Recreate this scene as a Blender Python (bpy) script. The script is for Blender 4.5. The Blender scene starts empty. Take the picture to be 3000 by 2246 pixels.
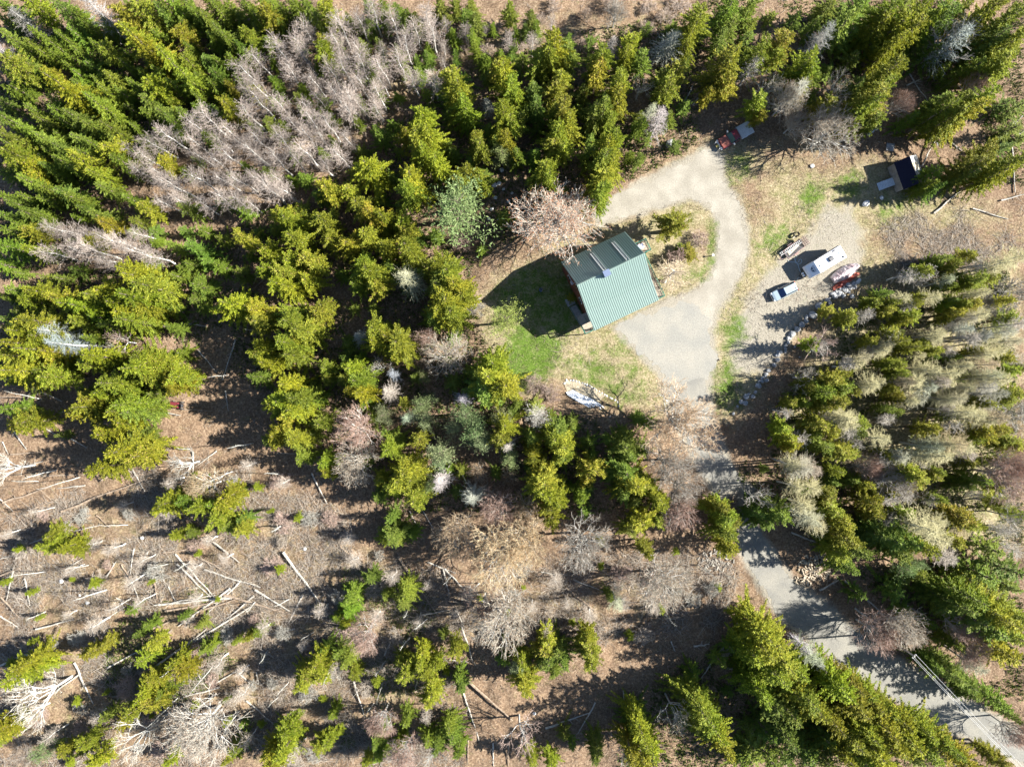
import bpy, bmesh, math, random
import numpy as np
from mathutils import Vector, Matrix
random.seed(7)
R = math.radians
scene = bpy.context.scene
# ------------------------------------------------------------------ camera, sky, sun, exposure
S = 0.057            # metres per photo pixel on the ground
CAMH = 118.0         # drone height
cam = bpy.data.cameras.new('camera'); camo = bpy.data.objects.new('camera', cam)
scene.collection.objects.link(camo); camo.location = (0, 0, CAMH); camo.rotation_euler = (0, 0, 0)
cam.sensor_width = 36.0; cam.lens = 18.0 / (1500 * S / CAMH); cam.clip_end = 1000.0; cam.clip_start = 1.0
scene.camera = camo
SUN_EL, SUN_AZ = R(35), R(4.5)          # elevation, angle above +x
sd = Vector((math.cos(SUN_EL) * math.cos(SUN_AZ), math.cos(SUN_EL) * math.sin(SUN_AZ), math.sin(SUN_EL)))
world = bpy.data.worlds.new('World'); scene.world = world; world.use_nodes = True
wn = world.node_tree; sky = wn.nodes.new('ShaderNodeTexSky'); sky.sky_type = 'NISHITA'; sky.sun_disc = False
sky.sun_elevation = SUN_EL; sky.sun_rotation = math.atan2(sd.x, sd.y); sky.air_density = 1.0; sky.dust_density = 0.2; sky.ozone_density = 2.6
wn.links.new(sky.outputs[0], wn.nodes['Background'].inputs[0]); wn.nodes['Background'].inputs[1].default_value = 0.052
sl = bpy.data.lights.new('sun', 'SUN'); sl.energy = 5.0; sl.angle = R(0.53); sl.color = (1.0, 0.965, 0.89)
so = bpy.data.objects.new('sun', sl); scene.collection.objects.link(so); so.rotation_euler = sd.to_track_quat('Z', 'Y').to_euler()
scene.view_settings.view_transform = 'Standard'; scene.view_settings.look = 'None'
scene.view_settings.exposure = 1.98; scene.view_settings.gamma = 1.0; scene.view_settings.use_curve_mapping = False
scene.cycles.max_bounces = 5; scene.cycles.diffuse_bounces = 3; scene.cycles.glossy_bounces = 2
scene.cycles.transmission_bounces = 3; scene.cycles.use_denoising = True
col = scene.collection

# ------------------------------------------------------------------ small helpers
def W(px, py, z=0.0):
    """photo pixel seen at height z -> world point"""
    k = S * (1 - z / CAMH)
    return Vector(((px - 1500) * k, (1123 - py) * k, z))
def Dp(*pts): return [(x * 1.3562, y * 1.3562) for x, y in pts]
def mesh_np(name, V, F, mats=(), mi=None):
    me = bpy.data.meshes.new(name)
    V = np.asarray(V, dtype=np.float32).reshape(-1, 3)
    if isinstance(F, np.ndarray):
        n, k = F.shape
        me.vertices.add(len(V)); me.vertices.foreach_set('co', V.ravel())
        me.loops.add(n * k); me.loops.foreach_set('vertex_index', F.astype(np.int32).ravel())
        me.polygons.add(n); me.polygons.foreach_set('loop_start', np.arange(0, n * k, k, dtype=np.int32))
        me.polygons.foreach_set('loop_total', np.full(n, k, dtype=np.int32))
        me.update(calc_edges=True)
    else:
        me.from_pydata([tuple(v) for v in V], [], F); me.update()
    for m in mats: me.materials.append(m)
    if mi is not None: me.polygons.foreach_set('material_index', np.asarray(mi, dtype=np.int32))
    return me
def link(name, me, parent=None, loc=None, rot=None, scale=None):
    o = bpy.data.objects.new(name, me); col.objects.link(o)
    if parent is not None: o.parent = parent
    if loc is not None: o.location = loc
    if rot is not None: o.rotation_euler = rot
    if scale is not None: o.scale = scale
    return o
def tag(o, label=None, cat=None, group=None, kind=None):
    if label: o['label'] = label
    if cat: o['category'] = cat
    if group: o['group'] = group
    if kind: o['kind'] = kind
    return o
def thing(name, label, cat, loc=(0, 0, 0), rz=0.0, group=None):
    o = link(name, None, None, loc, (0, 0, rz)); o.empty_display_size = 0.3
    return tag(o, label, cat, group)
class MB:
    """collects boxes, tubes, rings ... ; build() links them as ONE mesh object"""
    def __init__(s): s.v = []; s.f = []
    def add(s, v, f):
        b = len(s.v); s.v += [tuple(p) for p in v]; s.f += [tuple(i + b for i in q) for q in f]; return s
    def box(s, c, d, rz=0.0, M=None):
        x, y, z = d[0] / 2, d[1] / 2, d[2] / 2
        P = [Vector((i * x, j * y, k * z)) for k in (-1, 1) for i, j in ((-1, -1), (1, -1), (1, 1), (-1, 1))]
        Q = Matrix.Rotation(rz, 3, 'Z') if M is None else M
        return s.add([Q @ p + Vector(c) for p in P], [(3, 2, 1, 0), (4, 5, 6, 7), (0, 1, 5, 4), (1, 2, 6, 5), (2, 3, 7, 6), (3, 0, 4, 7)])
    def tube(s, a, b, r0, r1=None, n=6, caps=True):
        a, b = Vector(a), Vector(b); r1 = r0 if r1 is None else r1
        d = (b - a).normalized(); u = d.orthogonal().normalized(); w = d.cross(u)
        P = [p + (u * math.cos(t) + w * math.sin(t)) * r for p, r in ((a, r0), (b, r1)) for t in [2 * math.pi * i / n for i in range(n)]]
        F = [(i, (i + 1) % n, n + (i + 1) % n, n + i) for i in range(n)]
        if caps: F += [tuple(reversed(range(n))), tuple(range(n, 2 * n))]
        return s.add(P, F)
    def poly(s, pts, th=0.0):
        n = len(pts)
        if th == 0: return s.add(pts, [tuple(range(n))])
        Q = [Vector(p) for p in pts]; nn = (Q[1] - Q[0]).cross(Q[2] - Q[0]).normalized() * th
        return s.add(Q + [q - nn for q in Q], [tuple(range(n)), tuple(reversed(range(n, 2 * n)))] + [(i, n + i, n + (i + 1) % n, (i + 1) % n) for i in range(n)])
    def loft(s, rings, caps=True):
        n = len(rings[0]); F = []
        for k in range(len(rings) - 1):
            F += [(k * n + i, k * n + (i + 1) % n, (k + 1) * n + (i + 1) % n, (k + 1) * n + i) for i in range(n)]
        if caps: F += [tuple(reversed(range(n))), tuple(range((len(rings) - 1) * n, len(rings) * n))]
        return s.add([p for r in rings for p in r], F)
    def mesh(s, name, mat=None):
        me = bpy.data.meshes.new(name); me.from_pydata(s.v, [], s.f)
        bm = bmesh.new(); bm.from_mesh(me); bmesh.ops.recalc_face_normals(bm, faces=bm.faces); bm.to_mesh(me); bm.free()
        if mat: me.materials.append(mat)
        return me
    def build(s, name, mat, parent=None, loc=None, rot=None, bevel=0.0, smooth=False):
        me = s.mesh(name, mat); o = link(name, me, parent, loc, rot)
        if bevel:
            b = o.modifiers.new('bevel', 'BEVEL'); b.width = bevel; b.segments = 2; b.limit_method = 'ANGLE'
        if smooth: me.polygons.foreach_set('use_smooth', [True] * len(me.polygons))
        return o

_h = np.random.RandomState(3).rand(256, 256)
def vnoise(x, y, sc, seed=0):
    x = np.asarray(x, float) / sc + seed * 17.3; y = np.asarray(y, float) / sc + seed * 9.1
    xi = np.floor(x).astype(int); yi = np.floor(y).astype(int); fx = x - xi; fy = y - yi
    fx = fx * fx * (3 - 2 * fx); fy = fy * fy * (3 - 2 * fy)
    g = lambda i, j: _h[(xi + i) % 256, (yi + j) % 256]
    return (g(0, 0) * (1 - fx) + g(1, 0) * fx) * (1 - fy) + (g(0, 1) * (1 - fx) + g(1, 1) * fx) * fy
def sdist(x, y, poly):
    """signed distance (negative inside) to a polygon in world metres"""
    x = np.asarray(x, float); y = np.asarray(y, float)
    d = np.full(x.shape, 1e9); ins = np.zeros(x.shape, bool); n = len(poly)
    for i in range(n):
        ax, ay = poly[i]; bx, by = poly[(i + 1) % n]
        ex, ey = bx - ax, by - ay; L = ex * ex + ey * ey + 1e-9
        t = np.clip(((x - ax) * ex + (y - ay) * ey) / L, 0, 1)
        d = np.minimum(d, np.hypot(x - ax - t * ex, y - ay - t * ey))
        c = ((ay > y) != (by > y)) & (x < (bx - ax) * (y - ay) / (by - ay + 1e-12) + ax); ins ^= c
    return np.where(ins, -d, d)
def wpoly(pts): return [tuple(W(x, y)[:2]) for x, y in pts]
def within(x, y, polys): return any(float(sdist(np.array([x]), np.array([y]), p)[0]) < 0 for p in polys)

# ------------------------------------------------------------------ materials
def mat(name, base=(0.5, 0.5, 0.5), rough=0.7, spec=0.3, metal=0.0, var=0.0, vscale=6.0, bump=0.0, bscale=20.0, base2=None, coat=0.0):
    m = bpy.data.materials.new(name); m.use_nodes = True; nt = m.node_tree; b = nt.nodes['Principled BSDF']
    b.inputs['Base Color'].default_value = (*base, 1); b.inputs['Roughness'].default_value = rough
    b.inputs['Specular IOR Level'].default_value = spec; b.inputs['Metallic'].default_value = metal; b.inputs['Coat Weight'].default_value = coat
    if var or base2:
        tc = nt.nodes.new('ShaderNodeTexCoord'); nz = nt.nodes.new('ShaderNodeTexNoise')
        nz.inputs['Scale'].default_value = vscale; nz.inputs['Detail'].default_value = 6; nz.inputs['Roughness'].default_value = 0.65
        nt.links.new(tc.outputs['Object'], nz.inputs['Vector'])
        rp = nt.nodes.new('ShaderNodeValToRGB'); rp.color_ramp.elements[0].position = 0.34; rp.color_ramp.elements[1].position = 0.66
        b2 = base2 or tuple(c * (1 + var) for c in base); b1 = base if base2 else tuple(c * (1 - var) for c in base)
        rp.color_ramp.elements[0].color = (*b1, 1); rp.color_ramp.elements[1].color = (*b2, 1)
        nt.links.new(nz.outputs['Fac'], rp.inputs[0]); nt.links.new(rp.outputs[0], b.inputs['Base Color'])
    if bump:
        tc = nt.nodes.new('ShaderNodeTexCoord'); nz = nt.nodes.new('ShaderNodeTexNoise'); nz.inputs['Scale'].default_value = bscale; nz.inputs['Detail'].default_value = 5
        nt.links.new(tc.outputs['Object'], nz.inputs['Vector']); bp = nt.nodes.new('ShaderNodeBump'); bp.inputs['Strength'].default_value = bump; bp.inputs['Distance'].default_value = 0.08
        nt.links.new(nz.outputs['Fac'], bp.inputs['Height']); nt.links.new(bp.outputs[0], b.inputs['Normal'])
    return m
def leafmat(name, a, b2, transl=0.28, rough=0.6, old=None, oldamt=0.0):
    """foliage: each spray its own shade, each tree its own tint (object colour)"""
    m = bpy.data.materials.new(name); m.use_nodes = True; nt = m.node_tree; N = nt.nodes; L = nt.links; b = N['Principled BSDF']
    geo = N.new('ShaderNodeNewGeometry'); rp = N.new('ShaderNodeValToRGB'); e = rp.color_ramp.elements
    e[0].color = (*a, 1); e[1].color = (*b2, 1)
    if old:
        e.new(1 - oldamt).color = (*b2, 1); e[-1].color = (*old, 1); e[1].position = 1 - oldamt; e[2].position = 1.0
    L.new(geo.outputs['Random Per Island'], rp.inputs[0])
    oi = N.new('ShaderNodeObjectInfo'); mx = N.new('ShaderNodeMix'); mx.data_type = 'RGBA'; mx.blend_type = 'MULTIPLY'; mx.inputs[0].default_value = 1.0
    L.new(rp.outputs[0], mx.inputs[6]); L.new(oi.outputs['Color'], mx.inputs[7])
    L.new(mx.outputs[2], b.inputs['Base Color']); b.inputs['Roughness'].default_value = rough; b.inputs['Specular IOR Level'].default_value = 0.25
    tr = N.new('ShaderNodeBsdfTranslucent'); L.new(mx.outputs[2], tr.inputs['Color']); ms = N.new('ShaderNodeMixShader'); ms.inputs[0].default_value = transl
    L.new(b.outputs[0], ms.inputs[1]); L.new(tr.outputs[0], ms.inputs[2]); L.new(ms.outputs[0], N['Material Output'].inputs[0])
    return m
M = {}
M['spruce'] = leafmat('spruce_needles', (0.105, 0.145, 0.010), (0.300, 0.315, 0.024), 0.38)
M['cedar'] = leafmat('cedar_sprays', (0.115, 0.150, 0.010), (0.315, 0.320, 0.026), 0.38, old=(0.27, 0.20, 0.06), oldamt=0.1)
M['fir'] = leafmat('fir_needles', (0.080, 0.135, 0.014), (0.230, 0.285, 0.036), 0.38)
M['pine'] = leafmat('pine_needles', (0.10, 0.145, 0.05), (0.21, 0.25, 0.10))
M['dead'] = leafmat('dead_twigs', (0.27, 0.28, 0.24), (0.46, 0.46, 0.39), transl=0.1)
M['tam'] = leafmat('tamarack_twigs', (0.28, 0.26, 0.165), (0.46, 0.43, 0.29), transl=0.15)
M['twig'] = leafmat('fine_twigs', (0.28, 0.25, 0.215), (0.48, 0.44, 0.39), transl=0.1)
M['bud'] = leafmat('tree_buds', (0.34, 0.22, 0.15), (0.50, 0.36, 0.26), transl=0.25)
M['rustbud'] = leafmat('rusty_buds', (0.40, 0.17, 0.09), (0.62, 0.32, 0.18), transl=0.25)
M['bark'] = mat('grey_bark', (0.33, 0.32, 0.30), 0.9, 0.1, base2=(0.54, 0.53, 0.50), vscale=3)
M['dbark'] = mat('brown_bark', (0.11, 0.085, 0.065), 0.9, 0.1, base2=(0.22, 0.18, 0.14), vscale=4)
M['birch'] = mat('birch_bark', (0.44, 0.42, 0.39), 0.7, 0.2, base2=(0.62, 0.60, 0.56), vscale=5)
M['log'] = mat('weathered_log', (0.22, 0.20, 0.17), 0.9, 0.1, base2=(0.46, 0.43, 0.38), vscale=2.5, bump=0.5)
M['log2'] = mat('brown_log', (0.15, 0.11, 0.08), 0.9, 0.1, base2=(0.32, 0.25, 0.185), vscale=2.5, bump=0.5)
M['rock'] = mat('granite', (0.16, 0.165, 0.17), 0.85, 0.2, base2=(0.38, 0.38, 0.38), vscale=3.5, bump=0.6, bscale=6)
M['rockw'] = mat('pale_stone', (0.38, 0.375, 0.36), 0.85, 0.2, base2=(0.60, 0.59, 0.57), vscale=3, bump=0.5, bscale=6)
# ------------------------------------------------------------------ ground, driveway, road
DRIVE = Dp((1420,664),(1475,642),(1512,628),(1537,598),(1550,560),(1556,520),(1553,480),(1540,450),(1522,432),(1490,428),(1450,436),(1400,452),(1350,466),(1300,480),(1288,462),(1330,430),(1370,402),(1410,385),(1450,365),(1490,345),(1518,326),(1552,318),(1560,350),(1560,385),(1578,415),(1598,450),(1610,500),(1611,540),(1600,580),(1585,612),(1562,645),(1540,690),(1530,720),(1460,690))
PAD = Dp((1330,706),(1372,690),(1425,660),(1475,648),(1512,662),(1528,700),(1538,735),(1545,765),(1536,800),(1528,848),(1500,868),(1440,850),(1424,802),(1385,762),(1350,728))
ROADC = [(1484,820,84),(1490,860,84),(1505,920,72),(1540,1000,60),(1575,1060,56)]
def ribbon(c):
    P = [Vector((x, y)) for x, y, w in c]; Lf, Rt = [], []
    for i, p in enumerate(P):
        d = (P[min(i + 1, len(P) - 1)] - P[max(i - 1, 0)]).normalized(); n = Vector((-d.y, d.x)) * c[i][2] / 2
        Lf.append(tuple(p + n)); Rt.append(tuple(p - n))
    return Lf + Rt[::-1]
_up = ribbon(ROADC); _n = len(_up) // 2
_hl = [(2000 + x * .511, 1400 + y * .511) for x, y in ((330,60),(345,200),(335,330),(350,440),(405,540),(480,660),(560,800),(700,890),(830,1000),(930,1070),(1080,1170),(1200,1250),(1300,1320),(1450,1400),(1560,1450),(1750,1530),(1990,1660),(2300,1820))]
_hr = [(2000 + x * .511, 1400 + y * .511) for x, y in ((405,60),(400,200),(430,300),(480,380),(540,470),(640,600),(790,700),(900,800),(1050,950),(1150,1020),(1290,1080),(1430,1160),(1560,1240),(1750,1350),(1957,1480),(2300,1680))]
_a, _b = Dp(*_up[:_n]), Dp(*_up[_n:])
ROAD = (_b[::-1] + _hr + _hl[::-1] + _a[::-1]) if _a[0][0] < _b[-1][0] else (_a + _hr + _hl[::-1] + _b)
SAND = Dp((1575,735),(1590,690),(1612,645),(1650,590),(1690,550),(1745,500),(1790,440),(1840,450),(1862,500),(1868,570),(1845,620),(1800,640),(1755,672),(1720,720),(1690,770),(1655,808),(1578,812))
YARD = Dp((1060,560),(1140,530),(1290,480),(1400,450),(1380,410),(1480,335),(1560,300),(1700,300),(1800,290),(1900,330),(2000,400),(2212,470),(2212,560),(1980,555),(1870,620),(1780,660),(1700,740),(1640,850),(1580,905),(1470,890),(1380,895),(1280,890),(1190,850),(1100,850),(1040,740),(1020,640))
LAWN = [(Dp((1080,780),(1095,720),(1135,690),(1170,718),(1205,718),(1222,745),(1205,790),(1175,822),(1120,835),(1090,815)), 0.92, 24),
        (Dp((1050,640),(1130,575),(1215,560),(1290,700),(1200,730),(1130,690)), 0.62, 14),
        (Dp((1635,530),(1665,485),(1700,478),(1712,510),(1670,555)), 0.66, 20), (Dp((1718,430),(1750,385),(1780,395),(1782,440),(1745,472)), 0.75, 18),
        (Dp((1555,705),(1590,660),(1612,690),(1618,735),(1560,765)), 0.66, 18), (Dp((1540,790),(1585,770),(1600,870),(1550,890)), 0.7, 18),
        (Dp((1795,385),(1850,360),(1870,420),(1810,428)), 0.66, 18), (Dp((1210,770),(1300,760),(1360,830),(1420,862),(1340,880),(1240,830)), 0.56, 25),
        (Dp((1330,700),(1380,770),(1420,850),(1380,860),(1300,760)), 0.42, 25), (Dp((1430,600),(1520,610),(1550,560),(1550,480),(1530,470),(1530,560),(1490,590)), 0.6, 14),
        (Dp((1560,330),(1640,330),(1620,390),(1575,400)), 0.48, 16), (Dp((1890,430),(1960,420),(1960,470),(1900,490)), 0.5, 20)]
CLEAR = Dp((0,1120),(330,1000),(560,990),(780,1130),(900,1230),(1500,1180),(1600,1230),(1570,1350),(1000,1430),(1000,1656),(0,1656))
RFOREST = Dp((1800,640),(1990,560),(2212,540),(2212,1200),(1980,1180),(1760,1000),(1660,900))
TOPMID = Dp((880,80),(1160,20),(1480,0),(1500,60),(1250,110),(1000,190),(860,280),(560,420),(420,430),(560,330))
wd, wp, wr, wsn, wy = [wpoly(p) for p in (DRIVE, PAD, ROAD, SAND, YARD)]
wcl, wrf, wtm = wpoly(CLEAR), wpoly(RFOREST), wpoly(TOPMID)
wlawn = [(wpoly(p), a, s * 1.3562 * S) for p, a, s in LAWN]
def ax(fine, step, far):
    a = np.arange(-fine, fine + step / 2, step); o = fine * np.array([1.15, 1.5, 2.5, 4.5, 8.0]); o = o[o < far]
    return np.concatenate([-o[::-1], a, o])
gx, gy = ax(96.0, 0.48, 900), ax(74.0, 0.48, 900)
X, Y = np.meshgrid(gx, gy); SH = X.shape
soft = lambda sd_, w: np.clip(0.5 - sd_ / (2 * w), 0, 1)
s_road = np.minimum(np.minimum(sdist(X, Y, wd), sdist(X, Y, wp)), sdist(X, Y, wr))
s_yard = sdist(X, Y, wy); s_sand = sdist(X, Y, wsn)
smooth_area = np.maximum(np.maximum(soft(s_yard, 3), soft(s_road - 0.6, 0.8)), soft(s_sand, 2))
rel = 0.85 * (vnoise(X, Y, 7, 1) - .5) + 0.5 * (vnoise(X, Y, 2.6, 2) - .5) + 0.35 * (vnoise(X, Y, 1.1, 3) - .5)
Z = rel * (1 - 0.88 * smooth_area) * np.clip(1 - soft(s_road - 0.5, 0.5) * 1.2, 0, 1)
far = np.clip((np.maximum(np.abs(X) - 96, np.abs(Y) - 74)) / 40, 0, 1); Z = Z * (1 - far)
def gz(x, y):
    i = np.searchsorted(gx, x) - 1; j = np.searchsorted(gy, y) - 1
    fx = (x - gx[i]) / (gx[i + 1] - gx[i]); fy = (y - gy[j]) / (gy[j + 1] - gy[j])
    return float((Z[j, i] * (1 - fx) + Z[j, i + 1] * fx) * (1 - fy) + (Z[j + 1, i] * (1 - fx) + Z[j + 1, i + 1] * fx) * fy)
V = np.stack([X, Y, Z], -1).reshape(-1, 3); nx, ny = SH[1], SH[0]
ii = (np.arange(ny - 1)[:, None] * nx + np.arange(nx - 1)[None, :]).ravel()
gme = mesh_np('ground', V, np.stack([ii, ii + 1, ii + nx + 1, ii + nx], -1))
gme.polygons.foreach_set('use_smooth', np.ones(len(gme.polygons), bool))
lawn = np.zeros(SH)
for p, a, s in wlawn: lawn = np.maximum(lawn, a * soft(sdist(X, Y, p), s))
straw = np.maximum.reduce([soft(s_yard, 3.5) * 0.95, 0.36 * soft(sdist(X, Y, wcl), 6), 0.80 * soft(sdist(X, Y, wrf), 5), 0.44 * soft(sdist(X, Y, wtm), 5)])
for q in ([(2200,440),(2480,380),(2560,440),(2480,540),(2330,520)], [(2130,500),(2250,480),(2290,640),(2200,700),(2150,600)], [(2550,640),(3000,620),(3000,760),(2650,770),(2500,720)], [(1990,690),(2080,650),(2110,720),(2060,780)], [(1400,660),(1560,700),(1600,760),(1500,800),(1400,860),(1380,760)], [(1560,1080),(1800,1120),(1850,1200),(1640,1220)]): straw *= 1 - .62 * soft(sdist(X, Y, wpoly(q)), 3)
sand = np.maximum(soft(s_sand, 2.4) * 0.92, soft(s_road - 0.7, 1.3))
ca = gme.color_attributes.new('cover', 'FLOAT_COLOR', 'POINT')
ca.data.foreach_set('color', np.stack([lawn, straw, sand, np.ones(SH)], -1).astype(np.float32).ravel())
def ground_mat():
    m = bpy.data.materials.new('ground_cover'); m.use_nodes = True; nt = m.node_tree; N, L = nt.nodes, nt.links; b = N['Principled BSDF']
    at = N.new('ShaderNodeAttribute'); at.attribute_name = 'cover'; sp = N.new('ShaderNodeSeparateColor'); L.new(at.outputs['Color'], sp.inputs[0])
    tc = N.new('ShaderNodeTexCoord')
    def noise(sc, det=6, rough=0.65, sx=1.0):
        n = N.new('ShaderNodeTexNoise'); n.inputs['Scale'].default_value = sc; n.inputs['Detail'].default_value = det; n.inputs['Roughness'].default_value = rough
        L.new(tc.outputs['Object'], n.inputs['Vector']); return n.outputs['Fac']
    def ramp(f, *st):
        r = N.new('ShaderNodeValToRGB'); e = r.color_ramp.elements
        while len(e) < len(st): e.new(0.5)
        for k, (p, c) in enumerate(st): e[k].position = p; e[k].color = (*c, 1)
        L.new(f, r.inputs[0]); return r.outputs[0]
    def fac(w, n, gain, sharp):
        a = N.new('ShaderNodeMath'); a.operation = 'MULTIPLY_ADD'; L.new(n, a.inputs[0]); a.inputs[1].default_value = gain; L.new(w, a.inputs[2])
        r = N.new('ShaderNodeMapRange'); r.interpolation_type = 'SMOOTHSTEP'; L.new(a.outputs[0], r.inputs[0]); r.inputs[1].default_value = 0.5 + gain / 2 - sharp; r.inputs[2].default_value = 0.5 + gain / 2 + sharp; return r.outputs[0]
    def mix(f, c1, c2):
        x = N.new('ShaderNodeMix'); x.data_type = 'RGBA'; L.new(f, x.inputs[0]); L.new(c1, x.inputs[6]); L.new(c2, x.inputs[7]); return x.outputs[2]
    n_f, n_m, n_l, n_g = noise(3.2, 8, 0.75), noise(0.9, 6), noise(0.22, 5), noise(7.0, 4, 0.8)
    n_s, n_s2 = noise(0.45, 9, 0.72), noise(0.62, 9, 0.75)
    litter = mix(n_l, ramp(n_f, (0.30, (0.045, 0.031, 0.021)), (0.48, (0.139, 0.086, 0.051)), (0.70, (0.328, 0.234, 0.148))), ramp(n_f, (0.32, (0.061, 0.045, 0.033)), (0.52, (0.180, 0.127, 0.086)), (0.70, (0.361, 0.287, 0.205))))
    straw_c = mix(ramp(n_s2, (0.42, (0, 0, 0)), (0.60, (1, 1, 1))), ramp(n_f, (0.30, (0.104, 0.080, 0.044)), (0.48, (0.240, 0.196, 0.116)), (0.70, (0.400, 0.344, 0.232))), ramp(n_f, (0.30, (0.068, 0.060, 0.024)), (0.5, (0.160, 0.144, 0.068)), (0.70, (0.320, 0.296, 0.160))))
    lawn_c = ramp(n_f, (0.30, (0.032, 0.060, 0.008)), (0.52, (0.080, 0.132, 0.019)), (0.72, (0.176, 0.208, 0.060)))
    sand_c = mix(n_m, ramp(n_g, (0.33, (0.187, 0.164, 0.129)), (0.55, (0.261, 0.238, 0.195)), (0.70, (0.359, 0.332, 0.281))), ramp(n_g, (0.32, (0.148, 0.129, 0.098)), (0.52, (0.234, 0.211, 0.168)), (0.70, (0.335, 0.308, 0.254))))
    c = mix(fac(sp.outputs[1], n_s, 1.3, 0.30), litter, straw_c)
    c = mix(fac(sp.outputs[2], n_s, 1.1, 0.24), c, sand_c)
    c = mix(fac(sp.outputs[0], n_s2, 2.2, 0.40), c, lawn_c)
    L.new(c, b.inputs['Base Color']); b.inputs['Roughness'].default_value = 0.95; b.inputs['Specular IOR Level'].default_value = 0.1
    bp = N.new('ShaderNodeBump'); bp.inputs['Strength'].default_value = 0.9; bp.inputs['Distance'].default_value = 0.16
    L.new(n_f, bp.inputs['Height']); L.new(bp.outputs[0], b.inputs['Normal']); return m
gme.materials.append(ground_mat())
tag(link('ground', gme), kind='structure')
def gravel(name, c1, c2, c3, sc=5.0):
    m = bpy.data.materials.new(name); m.use_nodes = True; nt = m.node_tree; N, L = nt.nodes, nt.links; b = N['Principled BSDF']
    tc = N.new('ShaderNodeTexCoord'); n1 = N.new('ShaderNodeTexNoise'); n1.inputs['Scale'].default_value = sc; n1.inputs['Detail'].default_value = 8; n1.inputs['Roughness'].default_value = 0.8
    n2 = N.new('ShaderNodeTexNoise'); n2.inputs['Scale'].default_value = 0.35; n2.inputs['Detail'].default_value = 5
    L.new(tc.outputs['Object'], n1.inputs['Vector']); L.new(tc.outputs['Object'], n2.inputs['Vector'])
    r1 = N.new('ShaderNodeValToRGB'); e = r1.color_ramp.elements; e[0].position = 0.30; e[1].position = 0.70; e[0].color = (*[k * 0.60 for k in c1], 1); e[1].color = (*[k * 1.30 for k in c1], 1)
    r2 = N.new('ShaderNodeValToRGB'); e = r2.color_ramp.elements; e[0].position = 0.36; e[1].position = 0.66; e[0].color = (*c2, 1); e[1].color = (*c3, 1)
    L.new(n1.outputs['Fac'], r1.inputs[0]); L.new(n2.outputs['Fac'], r2.inputs[0])
    x = N.new('ShaderNodeMix'); x.data_type = 'RGBA'; x.blend_type = 'MULTIPLY'; x.inputs[0].default_value = 1.0; L.new(r1.outputs[0], x.inputs[6]); L.new(r2.outputs[0], x.inputs[7])
    L.new(x.outputs[2], b.inputs['Base Color']); b.inputs['Roughness'].default_value = 0.95; b.inputs['Specular IOR Level'].default_value = 0.1
    bp = N.new('ShaderNodeBump'); bp.inputs['Strength'].default_value = 0.35; bp.inputs['Distance'].default_value = 0.05; L.new(n1.outputs['Fac'], bp.inputs['Height']); L.new(bp.outputs[0], b.inputs['Normal']); return m
def sheet(name, poly, z, m, jag=0.35):
    pts = []; n = len(poly)
    for i in range(n):                                           # resample and roughen the outline
        a, b_ = Vector(poly[i]), Vector(poly[(i + 1) % n]); k = max(1, int((b_ - a).length / 0.16))
        for j in range(k): pts.append(a.lerp(b_, j / k))
    out = []
    nz2 = random.Random(3)
    for p in pts: out.append((p.x + nz2.gauss(0, .11) + (float(vnoise(p.x, p.y, 0.9, 5)) - .5) * jag * 2 + (float(vnoise(p.x, p.y, 3, 6)) - .5) * jag * 2, p.y + nz2.gauss(0, .11) + (float(vnoise(p.x, p.y, 0.9, 7)) - .5) * jag * 2 + (float(vnoise(p.x, p.y, 3, 8)) - .5) * jag * 2, z))
    bm = bmesh.new(); vs = [bm.verts.new(p) for p in out]; es = [bm.edges.new((vs[i], vs[(i + 1) % len(vs)])) for i in range(len(vs))]
    bmesh.ops.triangle_fill(bm, use_beauty=True, use_dissolve=False, edges=es); bmesh.ops.recalc_face_normals(bm, faces=bm.faces)
    if bm.faces and sum(f.normal.z for f in bm.faces) < 0: bmesh.ops.reverse_faces(bm, faces=bm.faces)
    me = bpy.data.meshes.new(name); bm.to_mesh(me); bm.free(); me.materials.append(m)
    return tag(link(name, me), kind='structure')
g_tan = gravel('tan_gravel', (0.36, 0.34, 0.30), (0.62, 0.60, 0.56), (0.80, 0.78, 0.74))
g_grey = gravel('grey_gravel', (0.325, 0.315, 0.29), (0.66, 0.66, 0.64), (0.78, 0.76, 0.71))
g_road = gravel('road_gravel', (0.30, 0.295, 0.28), (0.58, 0.57, 0.54), (0.76, 0.73, 0.66))
sheet('driveway', wd, 0.006, g_tan, .45); sheet('gravel_pad', wp, 0.012, g_grey, 0.7); sheet('road', wr, 0.018, g_road, 0.3)
# ------------------------------------------------------------------ tree builders (prototypes share their meshes)
def frame(d):
    """orthonormal pair for unit directions (n,3)"""
    up = np.where(np.abs(d[:, 2:3]) > 0.9, np.array([[1., 0, 0]]), np.array([[0, 0, 1.]]))
    u = np.cross(d, up); u /= np.linalg.norm(u, axis=1, keepdims=True) + 1e-9
    return u, np.cross(u, d)
def sprays(P, D, Ln, Wd, rs, droop=0.25, tilt=0.9):
    """folded diamond sprays: base P, direction D, length, width"""
    n = len(P); u, w = frame(D); a = rs.normal(0, tilt, n)[:, None]
    side = u * np.cos(a) + w * np.sin(a); nor = np.cross(side, D)
    mid = P + D * (Ln * 0.5)[:, None]; dz = nor * (Wd * 0.35 * rs.choice([-1, 1], n))[:, None]
    tip = P + D * Ln[:, None] + np.array([0, 0, -1.0]) * (Ln * droop * rs.rand(n))[:, None]
    V = np.stack([P, mid + side * Wd[:, None] / 2 - dz, tip, mid - side * Wd[:, None] / 2 - dz], 1).reshape(-1, 3)
    i = np.arange(n) * 4
    return V, np.concatenate([np.stack([i, i + 1, i + 2], -1), np.stack([i, i + 2, i + 3], -1)])
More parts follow.
